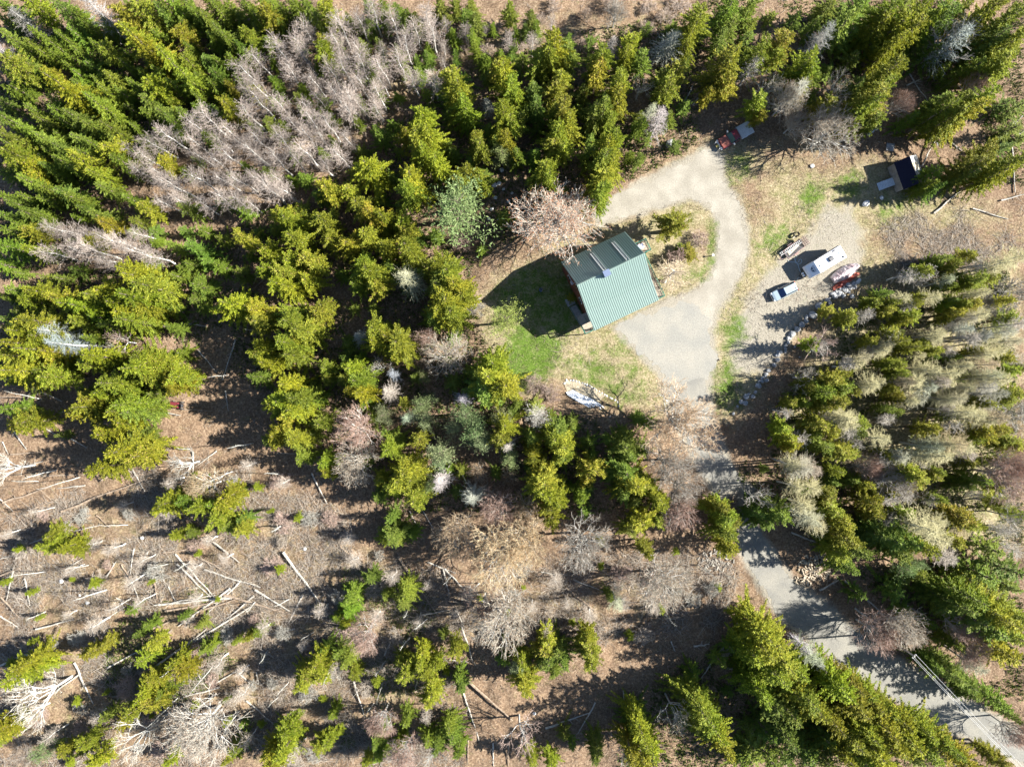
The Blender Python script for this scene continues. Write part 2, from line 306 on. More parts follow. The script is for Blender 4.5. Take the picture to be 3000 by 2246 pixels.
def tubes(A, B, ra, rb, n=3):
    A, B, ra, rb = map(np.asarray, (A, B, ra, rb)); d = B - A; d = d / (np.linalg.norm(d, axis=1, keepdims=True) + 1e-9); u, w = frame(d)
    t = np.arange(n) * 2 * np.pi / n; c, s = np.cos(t), np.sin(t)
    ring = u[:, None, :] * c[None, :, None] + w[:, None, :] * s[None, :, None]
    V = np.concatenate([A[:, None] + ring * ra[:, None, None], B[:, None] + ring * rb[:, None, None]], 1).reshape(-1, 3)
    k = np.arange(len(A))[:, None] * 2 * n; j = np.arange(n)[None]; j2 = (j + 1) % n
    F = np.stack([k + j, k + j2, k + n + j2, k + n + j], -1).reshape(-1, 4)
    return V, np.concatenate([F[:, [0, 1, 2]], F[:, [0, 2, 3]]])
def join(*parts):
    V, F, Mi, b = [], [], [], 0
    for (v, f, m) in parts: V.append(v); F.append(f + b); Mi.append(np.full(len(f), m)); b += len(v)
    return np.concatenate(V), np.concatenate(F), np.concatenate(Mi)
def trunk_mesh(name, H, r, m, rs, bend=0.15, n=6, segs=5):
    z = np.linspace(0, 1, segs + 1); off = np.cumsum(rs.normal(0, bend / segs, (segs + 1, 2)), 0); off -= off[0]
    P = np.stack([off[:, 0], off[:, 1], z * H], -1); P[0, 2] = -0.35
    rad = r * (1 - z) ** 0.8 + 0.015; rad[0] *= 1.25
    v, f = tubes(P[:-1], P[1:], rad[:-1], rad[1:], n)
    return mesh_np(name, v, f, [m]), P
def conifer(seed, style):
    """unit conifer: 12 m tall, crown about 4 m across"""
    rs = np.random.RandomState(seed); H, RR = 12.0, 2.0
    tm, P = trunk_mesh('trunk', H, 0.20, M['dbark'], rs)
    nb = {'spruce': 118, 'cedar': 100, 'fir': 112, 'pine': 80, 'sap': 64}[style]; z0 = {'spruce': .14, 'cedar': .22, 'fir': .12, 'pine': .30, 'sap': .06}[style]
    t = (np.arange(nb) + rs.rand(nb)) / nb; t = z0 + (0.985 - z0) * t ** 0.9; az = np.arange(nb) * 2.39996 + rs.normal(0, 0.35, nb)
    if style in ('spruce', 'fir', 'sap'):                       # branches in whorls, six or so to a tier
        k_ = np.arange(nb); tier = k_ // 6; nt_ = tier.max() + 1; t = z0 + (0.985 - z0) * ((tier + .5 + rs.normal(0, .13, nb)) / nt_) ** .92; t = np.clip(t, z0, .985); az = (k_ % 6) * 1.0472 + tier * 0.62 + rs.normal(0, .2, nb)
    tt = (t - z0) / (1 - z0); ph = rs.rand(4) * 6.28
    prof = {'spruce': (1 - tt) ** 0.58 * 1.02 + .05, 'cedar': (1 - tt) ** 0.42 * np.minimum(1, .62 + 1.1 * tt), 'fir': (1 - tt) ** 0.66 * 1.0 + .05, 'pine': np.sqrt(np.clip(1 - (2 * tt - .75) ** 2 / 1.7, 0.05, 1)), 'sap': (1 - tt) ** 0.9 + .06}[style]
    lobe = 1 + 0.30 * np.sin(2 * az + ph[0] + 5 * t) + 0.18 * np.sin(3 * az + ph[1] - 9 * t) + .12 * np.sin(5 * az + ph[2])
    ln = RR * prof * lobe * rs.uniform(0.50, 1.25, nb); ln = np.maximum(ln, 0.22)
    rise = {'spruce': -0.12 + 0.75 * tt ** 2, 'cedar': 0.15 + .5 * tt, 'fir': -.05 + 0.7 * tt ** 2, 'pine': 0.12 + .75 * tt, 'sap': .1 + .7 * tt}[style] + rs.normal(0, .12, nb)
    bd = np.stack([np.cos(az), np.sin(az), rise], -1); bd /= np.linalg.norm(bd, axis=1, keepdims=True)
    b0 = np.stack([np.interp(t * H, P[:, 2], P[:, 0]), np.interp(t * H, P[:, 2], P[:, 1]), t * H], -1)
    b1 = b0 + bd * ln[:, None] + np.array([0, 0, -.10]) * (ln ** 2)[:, None] * {'spruce': 1, 'cedar': .6, 'fir': 1, 'pine': .2, 'sap': .5}[style]
    Ps, Ds, Ls, Ws = [], [], [], []
    for k in range(nb):
        L = ln[k]
        if style == 'pine':
            m = int(14 + L * 13); s = rs.uniform(.45, 1.08, m); c = b0[k] + (b1[k] - b0[k]) * s[:, None] + rs.normal(0, .17, (m, 3)) * (0.4 + L / 2)
            d = rs.normal(0, 1, (m, 3)); d[:, 2] = np.abs(d[:, 2]) * .8 + .1; d += bd[k] * .5; d /= np.linalg.norm(d, axis=1, keepdims=True)
            Ps.append(c); Ds.append(d); Ls.append(rs.uniform(.20, .42, m)); Ws.append(rs.uniform(.05, .12, m)); continue
        m = max(4, int(L / 0.105)); s = np.repeat(np.linspace(.16, 1.0, m) , 3)
        c = b0[k] + (b1[k] - b0[k]) * s[:, None] + rs.normal(0, .035, (len(s), 3))
        ang = np.tile([-1., 0., 1.], m) * (rs.uniform(.5, 1.2, len(s)) if style == 'cedar' else rs.uniform(.45, .85, len(s))) + rs.normal(0, .12, len(s))
        ca, sa = np.cos(ang), np.sin(ang); d = np.stack([bd[k, 0] * ca - bd[k, 1] * sa, bd[k, 0] * sa + bd[k, 1] * ca, np.full(len(s), bd[k, 2] * .6) + rs.normal(.12, .36 if style == 'cedar' else .22, len(s))], -1)
        d /= np.linalg.norm(d, axis=1, keepdims=True); Ps.append(c); Ds.append(d)
        Ls.append(((.20 + .26 * (1 - s) * min(1, L)) if style == 'cedar' else (.17 + .44 * (1 - s) * min(1, L * .7))) * rs.uniform(.7, 1.35, len(s)) * (1.15 if style == 'cedar' else 1)); Ws.append(rs.uniform(.065, .15, len(s)))
    Ps, Ds, Ls, Ws = map(np.concatenate, (Ps, Ds, Ls, Ws)); v, f = sprays(Ps, Ds, Ls, Ws, rs, tilt=.7)
    vb, fb = tubes(b0, b0 + (b1 - b0) * .8, .012 + .02 * ln / RR, np.full(nb, .006), 3)
    V, F, mi = join((v, f, 0), (vb, fb, 1))
    return tm, mesh_np('crown', V, F, [M['sap' if False else ('fir' if style == 'sap' else style)], M['dbark']], mi)
def barecone(seed, style):
    """leafless conifer, 12 m tall: tamarack (fine pale twigs high on a thin stem) or grey dead spruce"""
    rs = np.random.RandomState(seed); H = 12.0; dead = style == 'dead'
    tm, P = trunk_mesh('trunk', H, 0.13 if not dead else .15, M['bark'], rs, .3)
    nb = 110 if dead else 95; z0 = .18 if dead else .50; t = z0 + (.99 - z0) * (np.arange(nb) + rs.rand(nb)) / nb; az = np.arange(nb) * 2.39996 + rs.normal(0, .4, nb); tt = (t - z0) / (1 - z0)
    ln = (1.9 * (1 - tt) ** .7 + .2) * rs.uniform(.5, 1.15, nb) * (1 + .25 * np.sin(2 * az + seed)); ln *= 1.0 if dead else 1.0
    bd = np.stack([np.cos(az), np.sin(az), .1 + .6 * tt + rs.normal(0, .15, nb)], -1); bd /= np.linalg.norm(bd, axis=1, keepdims=True)
    b0 = np.stack([np.interp(t * H, P[:, 2], P[:, 0]), np.interp(t * H, P[:, 2], P[:, 1]), t * H], -1); b1 = b0 + bd * ln[:, None]
    A, B, ra, rb = [b0], [b1], [np.full(nb, .022)], [np.full(nb, .010)]
    for k in range(nb):
        m = int(5 + ln[k] * (6 if dead else 7)); s = rs.uniform(.15, 1, m); c = b0[k] + (b1[k] - b0[k]) * s[:, None]
        d = bd[k] * .7 + rs.normal(0, .6, (m, 3)); d /= np.linalg.norm(d, axis=1, keepdims=True)
        A.append(c); B.append(c + d * rs.uniform(.2, .6, m)[:, None]); ra.append(np.full(m, .014)); rb.append(np.full(m, .008))
    v, f = tubes(*map(np.concatenate, (A, B, ra, rb)), 3)
    return tm, mesh_np('crown', v, f, [M['dead' if dead else 'tam']])
def snag(seed):
    """dead pole, 9 m tall, a few broken branches"""
    rs = np.random.RandomState(seed); tm, P = trunk_mesh('trunk', 9.0, .09, M['bark'], rs, .5, 5); n = 26; t = rs.uniform(.25, .98, n); a = rs.rand(n) * 6.28
    b0 = np.stack([np.interp(t * 9, P[:, 2], P[:, 0]), np.interp(t * 9, P[:, 2], P[:, 1]), t * 9], -1); d = np.stack([np.cos(a), np.sin(a), rs.uniform(-.2, .6, n)], -1)
    v, f = tubes(b0, b0 + d * rs.uniform(.2, 1.2, n)[:, None] * (1.2 - t)[:, None], np.full(n, .022), np.full(n, .008), 3)
    return tm, mesh_np('crown', v, f, [M['dead']])
def broadleaf(seed, style):
    """leafless broad tree: 'maple' (13 m tall, 10 m wide), 'birch' (11 m, slim), 'shrub' (2 m)"""
    rs = np.random.RandomState(seed); A, B, ra, rb, lv = [], [], [], [], []
    tipP, tipD = [], []
    cfg = {'maple': (13.0, .24, 5), 'birch': (11.0, .12, 4), 'shrub': (2.2, .03, 3), 'twisted': (10.0, .17, 4)}[style]
    def grow(p, d, L, r, dep):
        n = 3 if dep > 1 else 2; q = p; dd = d
        for i in range(n):
            dd = dd + rs.normal(0, .22 if style == 'twisted' else .10, 3) + np.array([0, 0, .05 if dep < cfg[2] else 0]); dd = dd / np.linalg.norm(dd)
            e = q + dd * L / n; r1 = r * (1 - .30 * (i + 1) / n)
            A.append(q); B.append(e); ra.append(r * (1 - .30 * i / n)); rb.append(max(r1, .013)); lv.append(dep)
            if dep <= 2:
                for _ in range(3 if dep == 1 else 2):
                    x = dd * .8 + rs.normal(0, .55, 3); x[2] += .2; x /= np.linalg.norm(x); l2 = rs.uniform(.3, .8) * (0.45 if style == 'shrub' else 1)
                    A.append(e); B.append(e + x * l2); ra.append(.013 if style == 'birch' else .018); rb.append(.008 if style == 'birch' else .010); lv.append(0); tipP.append(e + x * l2); tipD.append(x)
            q = e
        if dep <= 1: tipP.append(q); tipD.append(dd); return
        kids = rs.randint(3, 5) if dep >= 3 else rs.randint(2, 4)
        u = np.cross(dd, [0, 0, 1.]) if abs(dd[2]) < .95 else np.array([1., 0, 0]); u /= np.linalg.norm(u); w = np.cross(dd, u); a0 = rs.rand() * 6.28
        for i in range(kids):
            a = a0 + i * 6.283 / kids + rs.normal(0, .3); sp = rs.uniform(.30, .72); x = dd * math.cos(sp) + (u * math.cos(a) + w * math.sin(a)) * math.sin(sp); x[2] += .06; x /= np.linalg.norm(x)
            grow(q, x, L * rs.uniform(.62, .85), r * .66, dep - 1)
    H, r0, D = cfg
    if style in ('maple', 'twisted'):
        th = H * .22; tm, P = trunk_mesh('trunk', th, r0, M['bark'], rs, .1); tp = P[-1]
        # trunk tip thickness for the limbs to spring from
        tv, tf = tubes(np.array([[0, 0, -.35]]), np.array([tp]), np.array([r0 * 1.15]), np.array([r0 * .8]), 8); tm = mesh_np('trunk', tv, tf, [M['bark']])
        n = (18 if seed == 777 else 14) if style == 'maple' else 6
        for i in range(n):
            a = i * 6.283 / n + rs.normal(0, .25); sp = (.25 + (.55 if seed == 777 else .8) * ((i * 5) % n) / n + rs.normal(0, .06)) if i else .1; grow(tp, np.array([math.cos(a) * math.sin(sp), math.sin(a) * math.sin(sp), math.cos(sp)]), H * .20, r0 * .50, D - 1)
    elif style == 'birch':
        tm, P = trunk_mesh('trunk', H * .92, r0, M['birch'], rs, .5, 5)
        for i in range(24):
            t = .34 + .64 * (i + rs.rand()) / 24; a = i * 2.4 + rs.normal(0, .3); p = np.array([np.interp(t * H * .92, P[:, 2], P[:, 0]), np.interp(t * H * .92, P[:, 2], P[:, 1]), t * H * .92])
            sp = rs.uniform(.45, .85); grow(p, np.array([math.cos(a) * math.sin(sp), math.sin(a) * math.sin(sp), math.cos(sp)]), (1.35 - .75 * t) * rs.uniform(.7, 1.1), .018, 2)
    else:
        tm = None
        for i in range(11):
            a = i * 2.4; sp = rs.uniform(.1, .9); grow(np.array([math.cos(a) * .12, math.sin(a) * .12, -.05]), np.array([math.cos(a) * math.sin(sp), math.sin(a) * math.sin(sp), math.cos(sp)]), .75, .016, 3)
    A, B, ra, rb, lv = map(np.array, (A, B, ra, rb, lv)); parts = []
    thick = (ra > .045) & (lv > 0); mid = ~thick & (lv > 1); fine = ~thick & ~mid
    for msk, n, mi in ((thick, 5, 0), (mid, 3, 0), (fine, 3, 1)):
        if msk.any(): v, f = tubes(A[msk], B[msk], ra[msk], rb[msk], n); parts.append((v, f, mi))
    tipP, tipD = np.array(tipP), np.array(tipD); k = rs.rand(len(tipP)) < .8
    bp = np.repeat(tipP[k], 2, 0) + rs.normal(0, .05, (2 * k.sum(), 3)); bdn = np.repeat(tipD[k], 2, 0) + rs.normal(0, .4, (2 * k.sum(), 3)); bdn /= np.linalg.norm(bdn, axis=1, keepdims=True)
    v, f = sprays(bp, bdn, rs.uniform(.07, .15, len(bp)), rs.uniform(.03, .06, len(bp)), rs); parts.append((v, f, 2))
    Vv, F, mi = join(*parts); bark = M['birch'] if style == 'birch' else M['bark']
    return tm, mesh_np('crown', Vv, F, [bark, M['twig'], (M['rustbud'] if seed == 777 else M['bud']) if style == 'maple' else M['twig']], mi)
PROTO = {}
for st, k in (('spruce', 6), ('cedar', 6), ('fir', 5), ('pine', 3), ('sap', 3)): PROTO[st] = [conifer(100 + 13 * i + len(st), st) for i in range(k)]
for st, k in (('dead', 4), ('tam', 4)): PROTO[st] = [barecone(300 + i, st) for i in range(k)]
for st, k in (('maple', 4), ('birch', 5), ('shrub', 3), ('twisted', 2)): PROTO[st] = [broadleaf(500 + 7 * i, st) for i in range(k)]
PROTO['snag'] = [snag(900 + i) for i in range(4)]
PROTO['maple'].append(broadleaf(777, 'maple'))
UNIT = {'spruce': (4.0, 12), 'cedar': (4.0, 12), 'fir': (4.0, 12), 'pine': (4.4, 12), 'sap': (4.0, 12), 'dead': (3.6, 12), 'tam': (3.6, 12), 'maple': (10.5, 13), 'birch': (4.6, 11), 'shrub': (3.0, 2.0), 'twisted': (8.0, 10)}
NAME = {'spruce': 'spruce_tree', 'cedar': 'cedar_tree', 'fir': 'fir_tree', 'pine': 'pine_tree', 'sap': 'fir_sapling', 'dead': 'dead_spruce', 'tam': 'tamarack_tree', 'maple': 'maple_tree', 'birch': 'birch_tree', 'shrub': 'bare_shrub', 'twisted': 'bare_tree', 'snag': 'dead_pole'}
PLACED = []            # (root, style, look, px, py) for the labels
def measure(pr):
    out = []
    for tm, cm in pr:
        n = len(cm.vertices); a = np.empty(n * 3, np.float32); cm.vertices.foreach_get('co', a); a = a.reshape(-1, 3)
        out.append((2 * float(np.percentile(np.hypot(a[:, 0], a[:, 1]), 96)), float(a[:, 2].max())))
    return out
UNITP = {k: measure(v) for k, v in PROTO.items()}
rt = random.Random(11)
def tree(style, px, py, wid, h, look=None, tint=None, zc=0.62, tiltxy=None, label=None, variant=None):
    """a tree whose crown centre shows at photo pixel (px, py); wid and h in metres"""
    g = W(px, py, h * zc); x, y = g.x, g.y; z = gz(x, y)
    pr = PROTO[style]; vi = rt.randrange(4 if style == 'maple' else len(pr)) if variant is None else variant; tm, cm = pr[vi]; uw, uh = UNITP[style][vi]
    root = link('young_fir_tree' if style == 'fir' and h < 8.2 else NAME[style], None, None, (x, y, z), (0, 0, rt.uniform(0, 6.283)), (wid / uw, wid / uw, h / uh)); root.empty_display_size = .3
    if tiltxy: root.rotation_euler = (tiltxy[0], tiltxy[1], root.rotation_euler[2])
    if tm: link('trunk', tm, root)
    c = link('crown', cm, root)
    if tint is None:
        v = rt.uniform(.78, 1.22); tint = (v * rt.uniform(.88, 1.15), v * rt.uniform(.93, 1.07), v * rt.uniform(.8, 1.3))
    c.color = (*tint, 1)
    root['category'] = {'shrub': 'shrub', 'sap': 'sapling'}.get(style, 'tree')
    if label: root['label'] = label
    else: PLACED.append((root, style, 'young mid-green fir' if style == 'fir' and h < 8.2 else look, px, py))
    return root
# ------------------------------------------------------------------ the forest, crown by crown
# y yellow-green, g mid green, d low and shaded, p pale pine green, w grey dead conifer, t tamarack; "x,y,width" read off nine enlargements
CROPS = {
 'A': (0, 0, .4529, dict(
  y="230,30,150 820,110,170 950,60,160 870,230,180 960,310,200 1080,370,180 1190,480,180 1230,400,150 1180,220,150 120,430,160 400,550,220 480,620,180 330,480,120 700,330,130 130,1010,190 220,1080 560,1050,180 640,1130,150 740,970,170 700,1450,160 960,1350,130 220,1500 220,1620,130 600,1560,120 1600,220,120 1740,100,130 2130,80,150 2100,340,180 2090,290,140 1000,560,150 1060,610,140 1490,700,150 1500,560,120 1660,600,110 1080,1060,130 1870,1430,220 1830,1390,170 1580,1550,150 1920,1550,180 2090,1430,190 2130,1230,170 2140,1560,150 1740,1620,150",
  g="420,60,170 1060,80,150 60,60 60,240,150 230,300,150 200,420,130 720,500,130 620,650,160 680,700,160 700,590 40,770,150 170,830,160 280,780,150 380,720,150 500,760,160 600,820,160 720,830,150 60,880 300,900,160 400,960,160 520,900,150 780,1040,150 180,1170,150 320,1080 400,1040 330,1230,150 430,1250,150 500,1290,150 90,1310,150 200,1380,150 60,1400,150 640,1400,150 560,1350,130 850,1290,120 680,1220,130 90,1500,150 60,1600,150 880,1430,130 1130,30,150 1250,60,150 1340,120,150 1420,200,150 1480,260 1550,300,130 1600,50 1900,30 2000,60,130 2060,130,120 960,660 1060,740 1180,730,130 1110,770,130 1280,700,120 1380,720,120 1340,400,120 1400,480,130 1750,800,150 1780,540,110 1930,640,100 1960,720,100 1190,1340,110 930,930,120 2050,1260,120 1250,1600,150 1120,1590,120 1960,1150,110",
  d="620,450,160 150,600,180 60,680,150 60,1130 1560,110,130 1010,1500,120 1200,1500,120 1330,1500,120 1600,1380,130 60,150,150 520,240,150 330,150,140", w="640,60,150 150,110 50,340,130")),
 'B': (1000, 0, .4529, dict(
  y="760,590,190 720,520,150 800,680,150 520,760,190 490,900,200 570,870,180 620,1050,180 540,980,160 430,880 190,1100,200 130,1130,120 460,1160,190 430,1230,150 820,1110,160 780,1180,150 60,1250,150 120,1330,180 200,1400,160 280,1420,150 170,1520,160 420,1500,150 400,1460,120 430,1600,180 60,1580,150 280,1590,150 1050,470,190 1110,560,190 1010,450,130 1380,280,190 1340,330,180 1410,510,160 1390,580 1050,720,180 1100,780 1150,620,120 1440,700,180 1480,780,150 1390,730,130 1400,850,170 1680,350,170 1660,450,150 1880,290,120 1840,360,120 1800,520,170 1790,620,150 1740,770,120 870,890,130 900,960,130 1070,920,150 900,1180,130 1720,950,190 1760,900,150 1700,1040,180 1760,1050,150 1690,1150,200 1680,1230,170 1440,960,150 1380,940,130 1310,1090,180 1340,1150,160 1290,1180,120 2110,560,150 2160,480,150",
  g="140,350,90 190,440,90 220,540,90 490,390,90 560,370,90 430,120,110 490,130,110 810,110,110 870,140,100 180,170,90 240,280,80 1090,60,110 1190,190,80 1230,110,80 870,310,80 740,350,60 140,290,80 50,130,90 270,40,90 170,40,90 360,60,90 640,40,110 740,30,100 840,20,100 100,780,80 240,860,130 1470,340,150 1280,380,150 1250,590,150 1260,680 1160,760,110 1700,690,160 1640,720,130 1140,1000,110 1250,1000,120 1930,1020,90 1870,1000,90 1940,800,110 2120,760,120 1950,380,120",
  d="560,620,110 620,560,100 700,640 1170,400,130 700,760,120 1620,1000,150 2060,520,130 330,1150,120 660,950,120 960,850,110 1560,600,130", w="950,680,90 1750,270,90 2060,770,130 2000,720,100", p="1040,1000,130")),
 'C': (2000, 0, .4529, dict(
  y="100,130,190 60,210,150 290,400,200 230,470,150 280,560,120 160,620,90 500,330,170 640,280,150 600,370,130 800,400,180 810,460,160 760,560 490,660,140 500,745,90 1330,60,200 1400,150,200 1270,160,180 1480,200,200 1380,280,180 1530,60,180 1600,120,180 1340,450,190 1290,560,190 1230,640,200 1190,700,180 930,680,120 900,720,110 1220,790,120 1800,60,200 1900,120,200 2000,60,200 2100,130,200 2150,250,200 2060,400,200 2010,470,170 1930,640,200 1860,720,190 1760,740,200 1700,700,170 1790,650 1960,980,150 1890,1060,150 2130,1050,160 2060,1110,150 2010,1150,110 1590,1190,110",
  g="300,60,170 250,250,130 310,170,130 850,160,110 1050,140,200 1120,560,150 1680,120,200 2000,250,220 1900,430,150 1680,640,130 1600,690,110 1480,760,100 1850,1120,120 1620,1110,110 1650,1210,110 450,40,130 960,20,130",
  d="850,520,100 1130,60,150 1000,90,150 1160,30 1850,330,200 2050,690,160 1050,250,160 1200,300,160 1080,400,150 720,130,120 420,250,120 1600,350,150 1680,450,130 2100,850,140 2150,700,140", w="460,430,120 900,230,130 860,280,110 730,600,150 1780,250,160")),
 'D': (0, 750, .4529, dict(
  y="860,90,170 900,130,180 960,200,180 880,260,190 930,320,180 830,370,180 790,310,160 850,420,170 640,260,150 700,230,150 480,320,200 560,330,170 420,280,130 530,410 260,230 190,290 230,420,190 150,480,180 280,520,180 200,600,180 120,560,150 60,640,170 120,740,170 40,760,150 340,620,150 350,780,150 290,740,130 620,650,170 590,690,130 940,660,200 900,720,180 980,760,170 1010,690,150 1160,780 1130,830,150 1190,800,110 730,820,180 680,880,170 800,860,150 560,980,180 520,1010,150 600,930 780,1000,180 830,960,160 820,1070,150 690,1150,150 850,1230,210 800,1260,180 930,1280,150 880,1310,150 650,1370,160 200,1070,150 120,1090,130 1510,310,200 1470,340 1670,360,160 1690,420,150 1800,180,190 1830,110,160 1870,200,160 1740,90 1880,40,150 2000,30 2000,160,130 2040,60,120 1890,430,180 1880,380,150 1960,480,170 1860,560,170 1890,640,150 1930,560,150 1700,640,150 1740,690,170 1690,580,130 1860,830,180 1830,930,220 1780,960,180 1900,990,180 1940,920,170 1870,1030,150 2070,370 2100,330,110 2110,720,100 2120,790,90 1790,1160,130 1900,1180,150 2080,1080,120 2110,1330,120 2120,1390,100 1100,1590,180 1060,1620,150 1280,1620,150 1480,1550 1440,1610,130",
  g="700,450,150 640,400 100,220,150 40,260 590,530,80 870,1010,150 900,1160,120 60,990,130 1000,890,80 1000,990,100 1110,460,110 1650,780,120 1740,1190,110 1930,1210,110 1960,1310,110 1200,1580,150 1530,1520,60 380,1160,60 1390,1600,120",
  d="1310,200,150 1350,40 1430,60 1250,60,130 1280,290,120 1200,80,130 1150,130,120 1560,120,130 40,60,150 420,150,120", w="350,480,130 420,560,150")),
 'I': (1000, 750, .4529, dict(
  y="190,100,210 150,60,170 240,190,150 120,140,130 620,60,180 680,110,220 740,190,200 680,290,230 640,360,200 720,370,190 780,250,150 230,470,200 220,560,190 370,560,200 380,620,160 300,520,150 70,720,120 110,800,150 130,880,150 60,860,130 980,700,230 960,780,230 1010,850,200 1060,840,170 400,950,80 510,1180,110 310,1250,160 1060,1090,190 1030,1170,130 1240,1270,160 1250,1310,130 1370,1180,150 1440,1230,190 1440,1300,150 1630,1380,150 1590,1420,120 420,1390,200 380,1450,180 460,1440 330,1510,130 250,1440,90 480,1570,130 1310,1460,220 1340,1540,210 1290,1510,170 1400,1590,190 1350,1620,170 1900,1480,190 1960,1470 2050,1560,180 2080,1590,130",
  g="100,190,130 620,190,160 590,400,150 30,790,130 920,860,190 880,760,150 470,780,80 1400,1120,170 1140,960,90 240,1560,100 1830,1230,190 1870,1290,160 1830,1400,190 1900,1580,150 1830,1540 1560,1560,150 1230,1180,150 2000,1080,120 1930,1050,90",
  d="30,660,110 1600,1200,120 1500,1100,90 360,1180,120 700,1380,100", w="120,520,90 790,920,100 340,770,90 430,1050,100 1070,1230,110 650,1450,120 310,880,120",
  p="530,780,80 520,960,130 540,1060,120 270,1030,110 800,1030,180 860,1140,170 890,1190 720,1120,100 650,1270,160 640,1320,120 1040,1040,130 1090,1310,120 580,1480,110")),
 'E': (0, 1496, .4529, dict(
  y="350,150,130 330,220,130 430,240,130 500,240,110 1140,160,80 1400,60,130 1560,110,120 160,1000,160 110,1060,170 200,1040,130 620,900,100 570,920,80 690,850,80 1000,850,110 930,960,130 1130,980,120 1190,1030,120 1000,1080,130 960,1150,150 930,1200,150 1000,1230 870,1280,130 800,1370,90 1600,820,60 2060,970,130 1990,1060,150 1950,1110,150 2080,1060,120 1860,1410 1840,1460,120 1740,1560,150 1830,1560,170 1790,1620,150 1480,1600,110 1100,1610,100 560,1490,120 640,1600,130 420,1550,110 50,1390,130 30,1440,120 2070,1520,110 2120,1490,100",
  g="1230,150,80 1470,100,130 1560,60,110 1310,900,90 1060,1180,110 1180,690,70 960,740,80 1290,740,80 890,800,70 1350,880,70 1660,790,80 1520,850,60 2100,900,120 2180,690,90 2190,920,100 1520,1550,110 520,1560,110 680,1330,90 2150,1320,100 1560,1390,50 1450,1230,40", d="850,640,70", p="260,1570,120")),
 'F': (1000, 1496, .4529, dict(
  y="20,730,80 90,1040,100 540,900,110 510,980,130 540,1040 610,990,110 420,1040,120 590,1170,120 570,1220,120 740,890,110 1340,840,150 1310,890 1590,800,120 1600,880,130 1610,960,120 1170,960,130 1200,1080,150 1190,1140,150 1360,40,130 1680,200,50 1960,230,100 1990,280,100 1940,60,150 2040,50,110 1930,1400,170 1960,1480,190 2010,1540,190 1880,1560,170 1950,1600,170 1230,1580,110 1360,1610,100 170,1610,90",
  g="320,50,110 330,160,150 280,180,110 370,190,110 460,150,90 190,430,110 290,550,80 420,520,130 390,590,120 60,560,130 50,650,120 30,970,120 380,970,100 660,800,70 760,1080,100 770,1140,90 1400,900,150 1340,960,160 1440,970,130 1290,980,120 1380,1040,110 1570,900,110 1740,560,80 1870,120,130 1900,1450,130 1660,1540,120 1640,1590,100 700,1400,110 720,1460,120 560,1480,130 620,1530,130 760,1550,120 420,1350,100 260,1420,110 230,1500,130 240,1580,130 380,1500,100",
  d="1050,960,120 1860,1330,120 1440,1430,110 1490,1500,100", w="1790,600,110", p="1150,1010,110")),
 'G': (2200, 700, .4529, dict(
  y="1310,170,120 1400,110,110 1450,270,120 1530,260,110 1370,310,90 1280,310,90 920,410,110 880,460,110 1060,420,100 1090,370,90 1030,500,120 1350,430,130 1310,480,110 760,660,110 960,660 1030,700,150 1090,690,110 1180,720,120 940,810,110 960,870,100 530,910,150 600,970,150 480,990,150 560,1060,150 670,980,110 330,1060,100 910,970,110 1150,1230,120 200,1230,130 240,1290,150 270,1330,120 440,1200,150 520,1240 580,1370,150 630,1390,120 1660,850,110 1730,830,100 1690,1000,120 1500,1260,150 1560,1240,130 1440,1300,120 1640,1300,130 1700,1340,150 1400,1440,120 990,1500,150 1050,1530,150 1160,1530,130 1200,1500,120 560,1500,120 1640,770,100 770,1640,80",
  g="1240,130,130 1200,170,110 1330,240,100 880,350,110 1290,400,100 1270,520,100 620,540,70 1180,770,90 900,1100,110 960,1120,100 420,1260 480,1340,150 700,1250,110 1300,1150,100 1400,890,90 1240,1280,110 660,1560,120 540,1580,110 1480,1560,150 1400,1600,120 350,1620,110 100,1490,70 1180,900,90 1320,760,90 450,930,100", d="950,600,90",
  t="1620,160,170 1700,120,150 1560,200,130 1280,270,130 1000,380,120 1110,350,110 1170,370,110 1420,370,110 1480,350,120 1420,520,130 1480,490,130 1390,580,110 1200,620 1160,640,130 850,720,150 870,690,120 730,760,110 700,800,110 930,830,110 1090,750,80 1420,640,150 1490,620 1560,640,130 1650,600,150 1700,650,150 1740,550,150 1600,720,130 1520,740,150 1550,880,170 1590,900,150 1470,900,130 1280,930,150 1240,920,130 1180,850,150 1100,840,130 790,940,170 750,960,130 840,920,120 1080,930,150 1030,920,120 1150,960,120 1390,960,130 1520,960,150 1590,1000,130 1340,1030,150 1260,1040,130 1050,1050,130 1100,1030,110 1380,1110,150 1460,1140,170 1530,1170,170 1600,1150,150 620,1150,190 590,1170,170 640,1190,150 850,1290,150 830,1310,120 980,1140,110 1180,1350,190 1250,1340,190 1330,1330,190 1380,1350,170 1400,1390,150 1230,1400,170 1120,1400,150 970,1420,130 340,1480,180 400,1490,150 280,1460,150 1310,860,150 1380,830,120 1530,820")),
 'H': (2000, 1400, .511, dict(
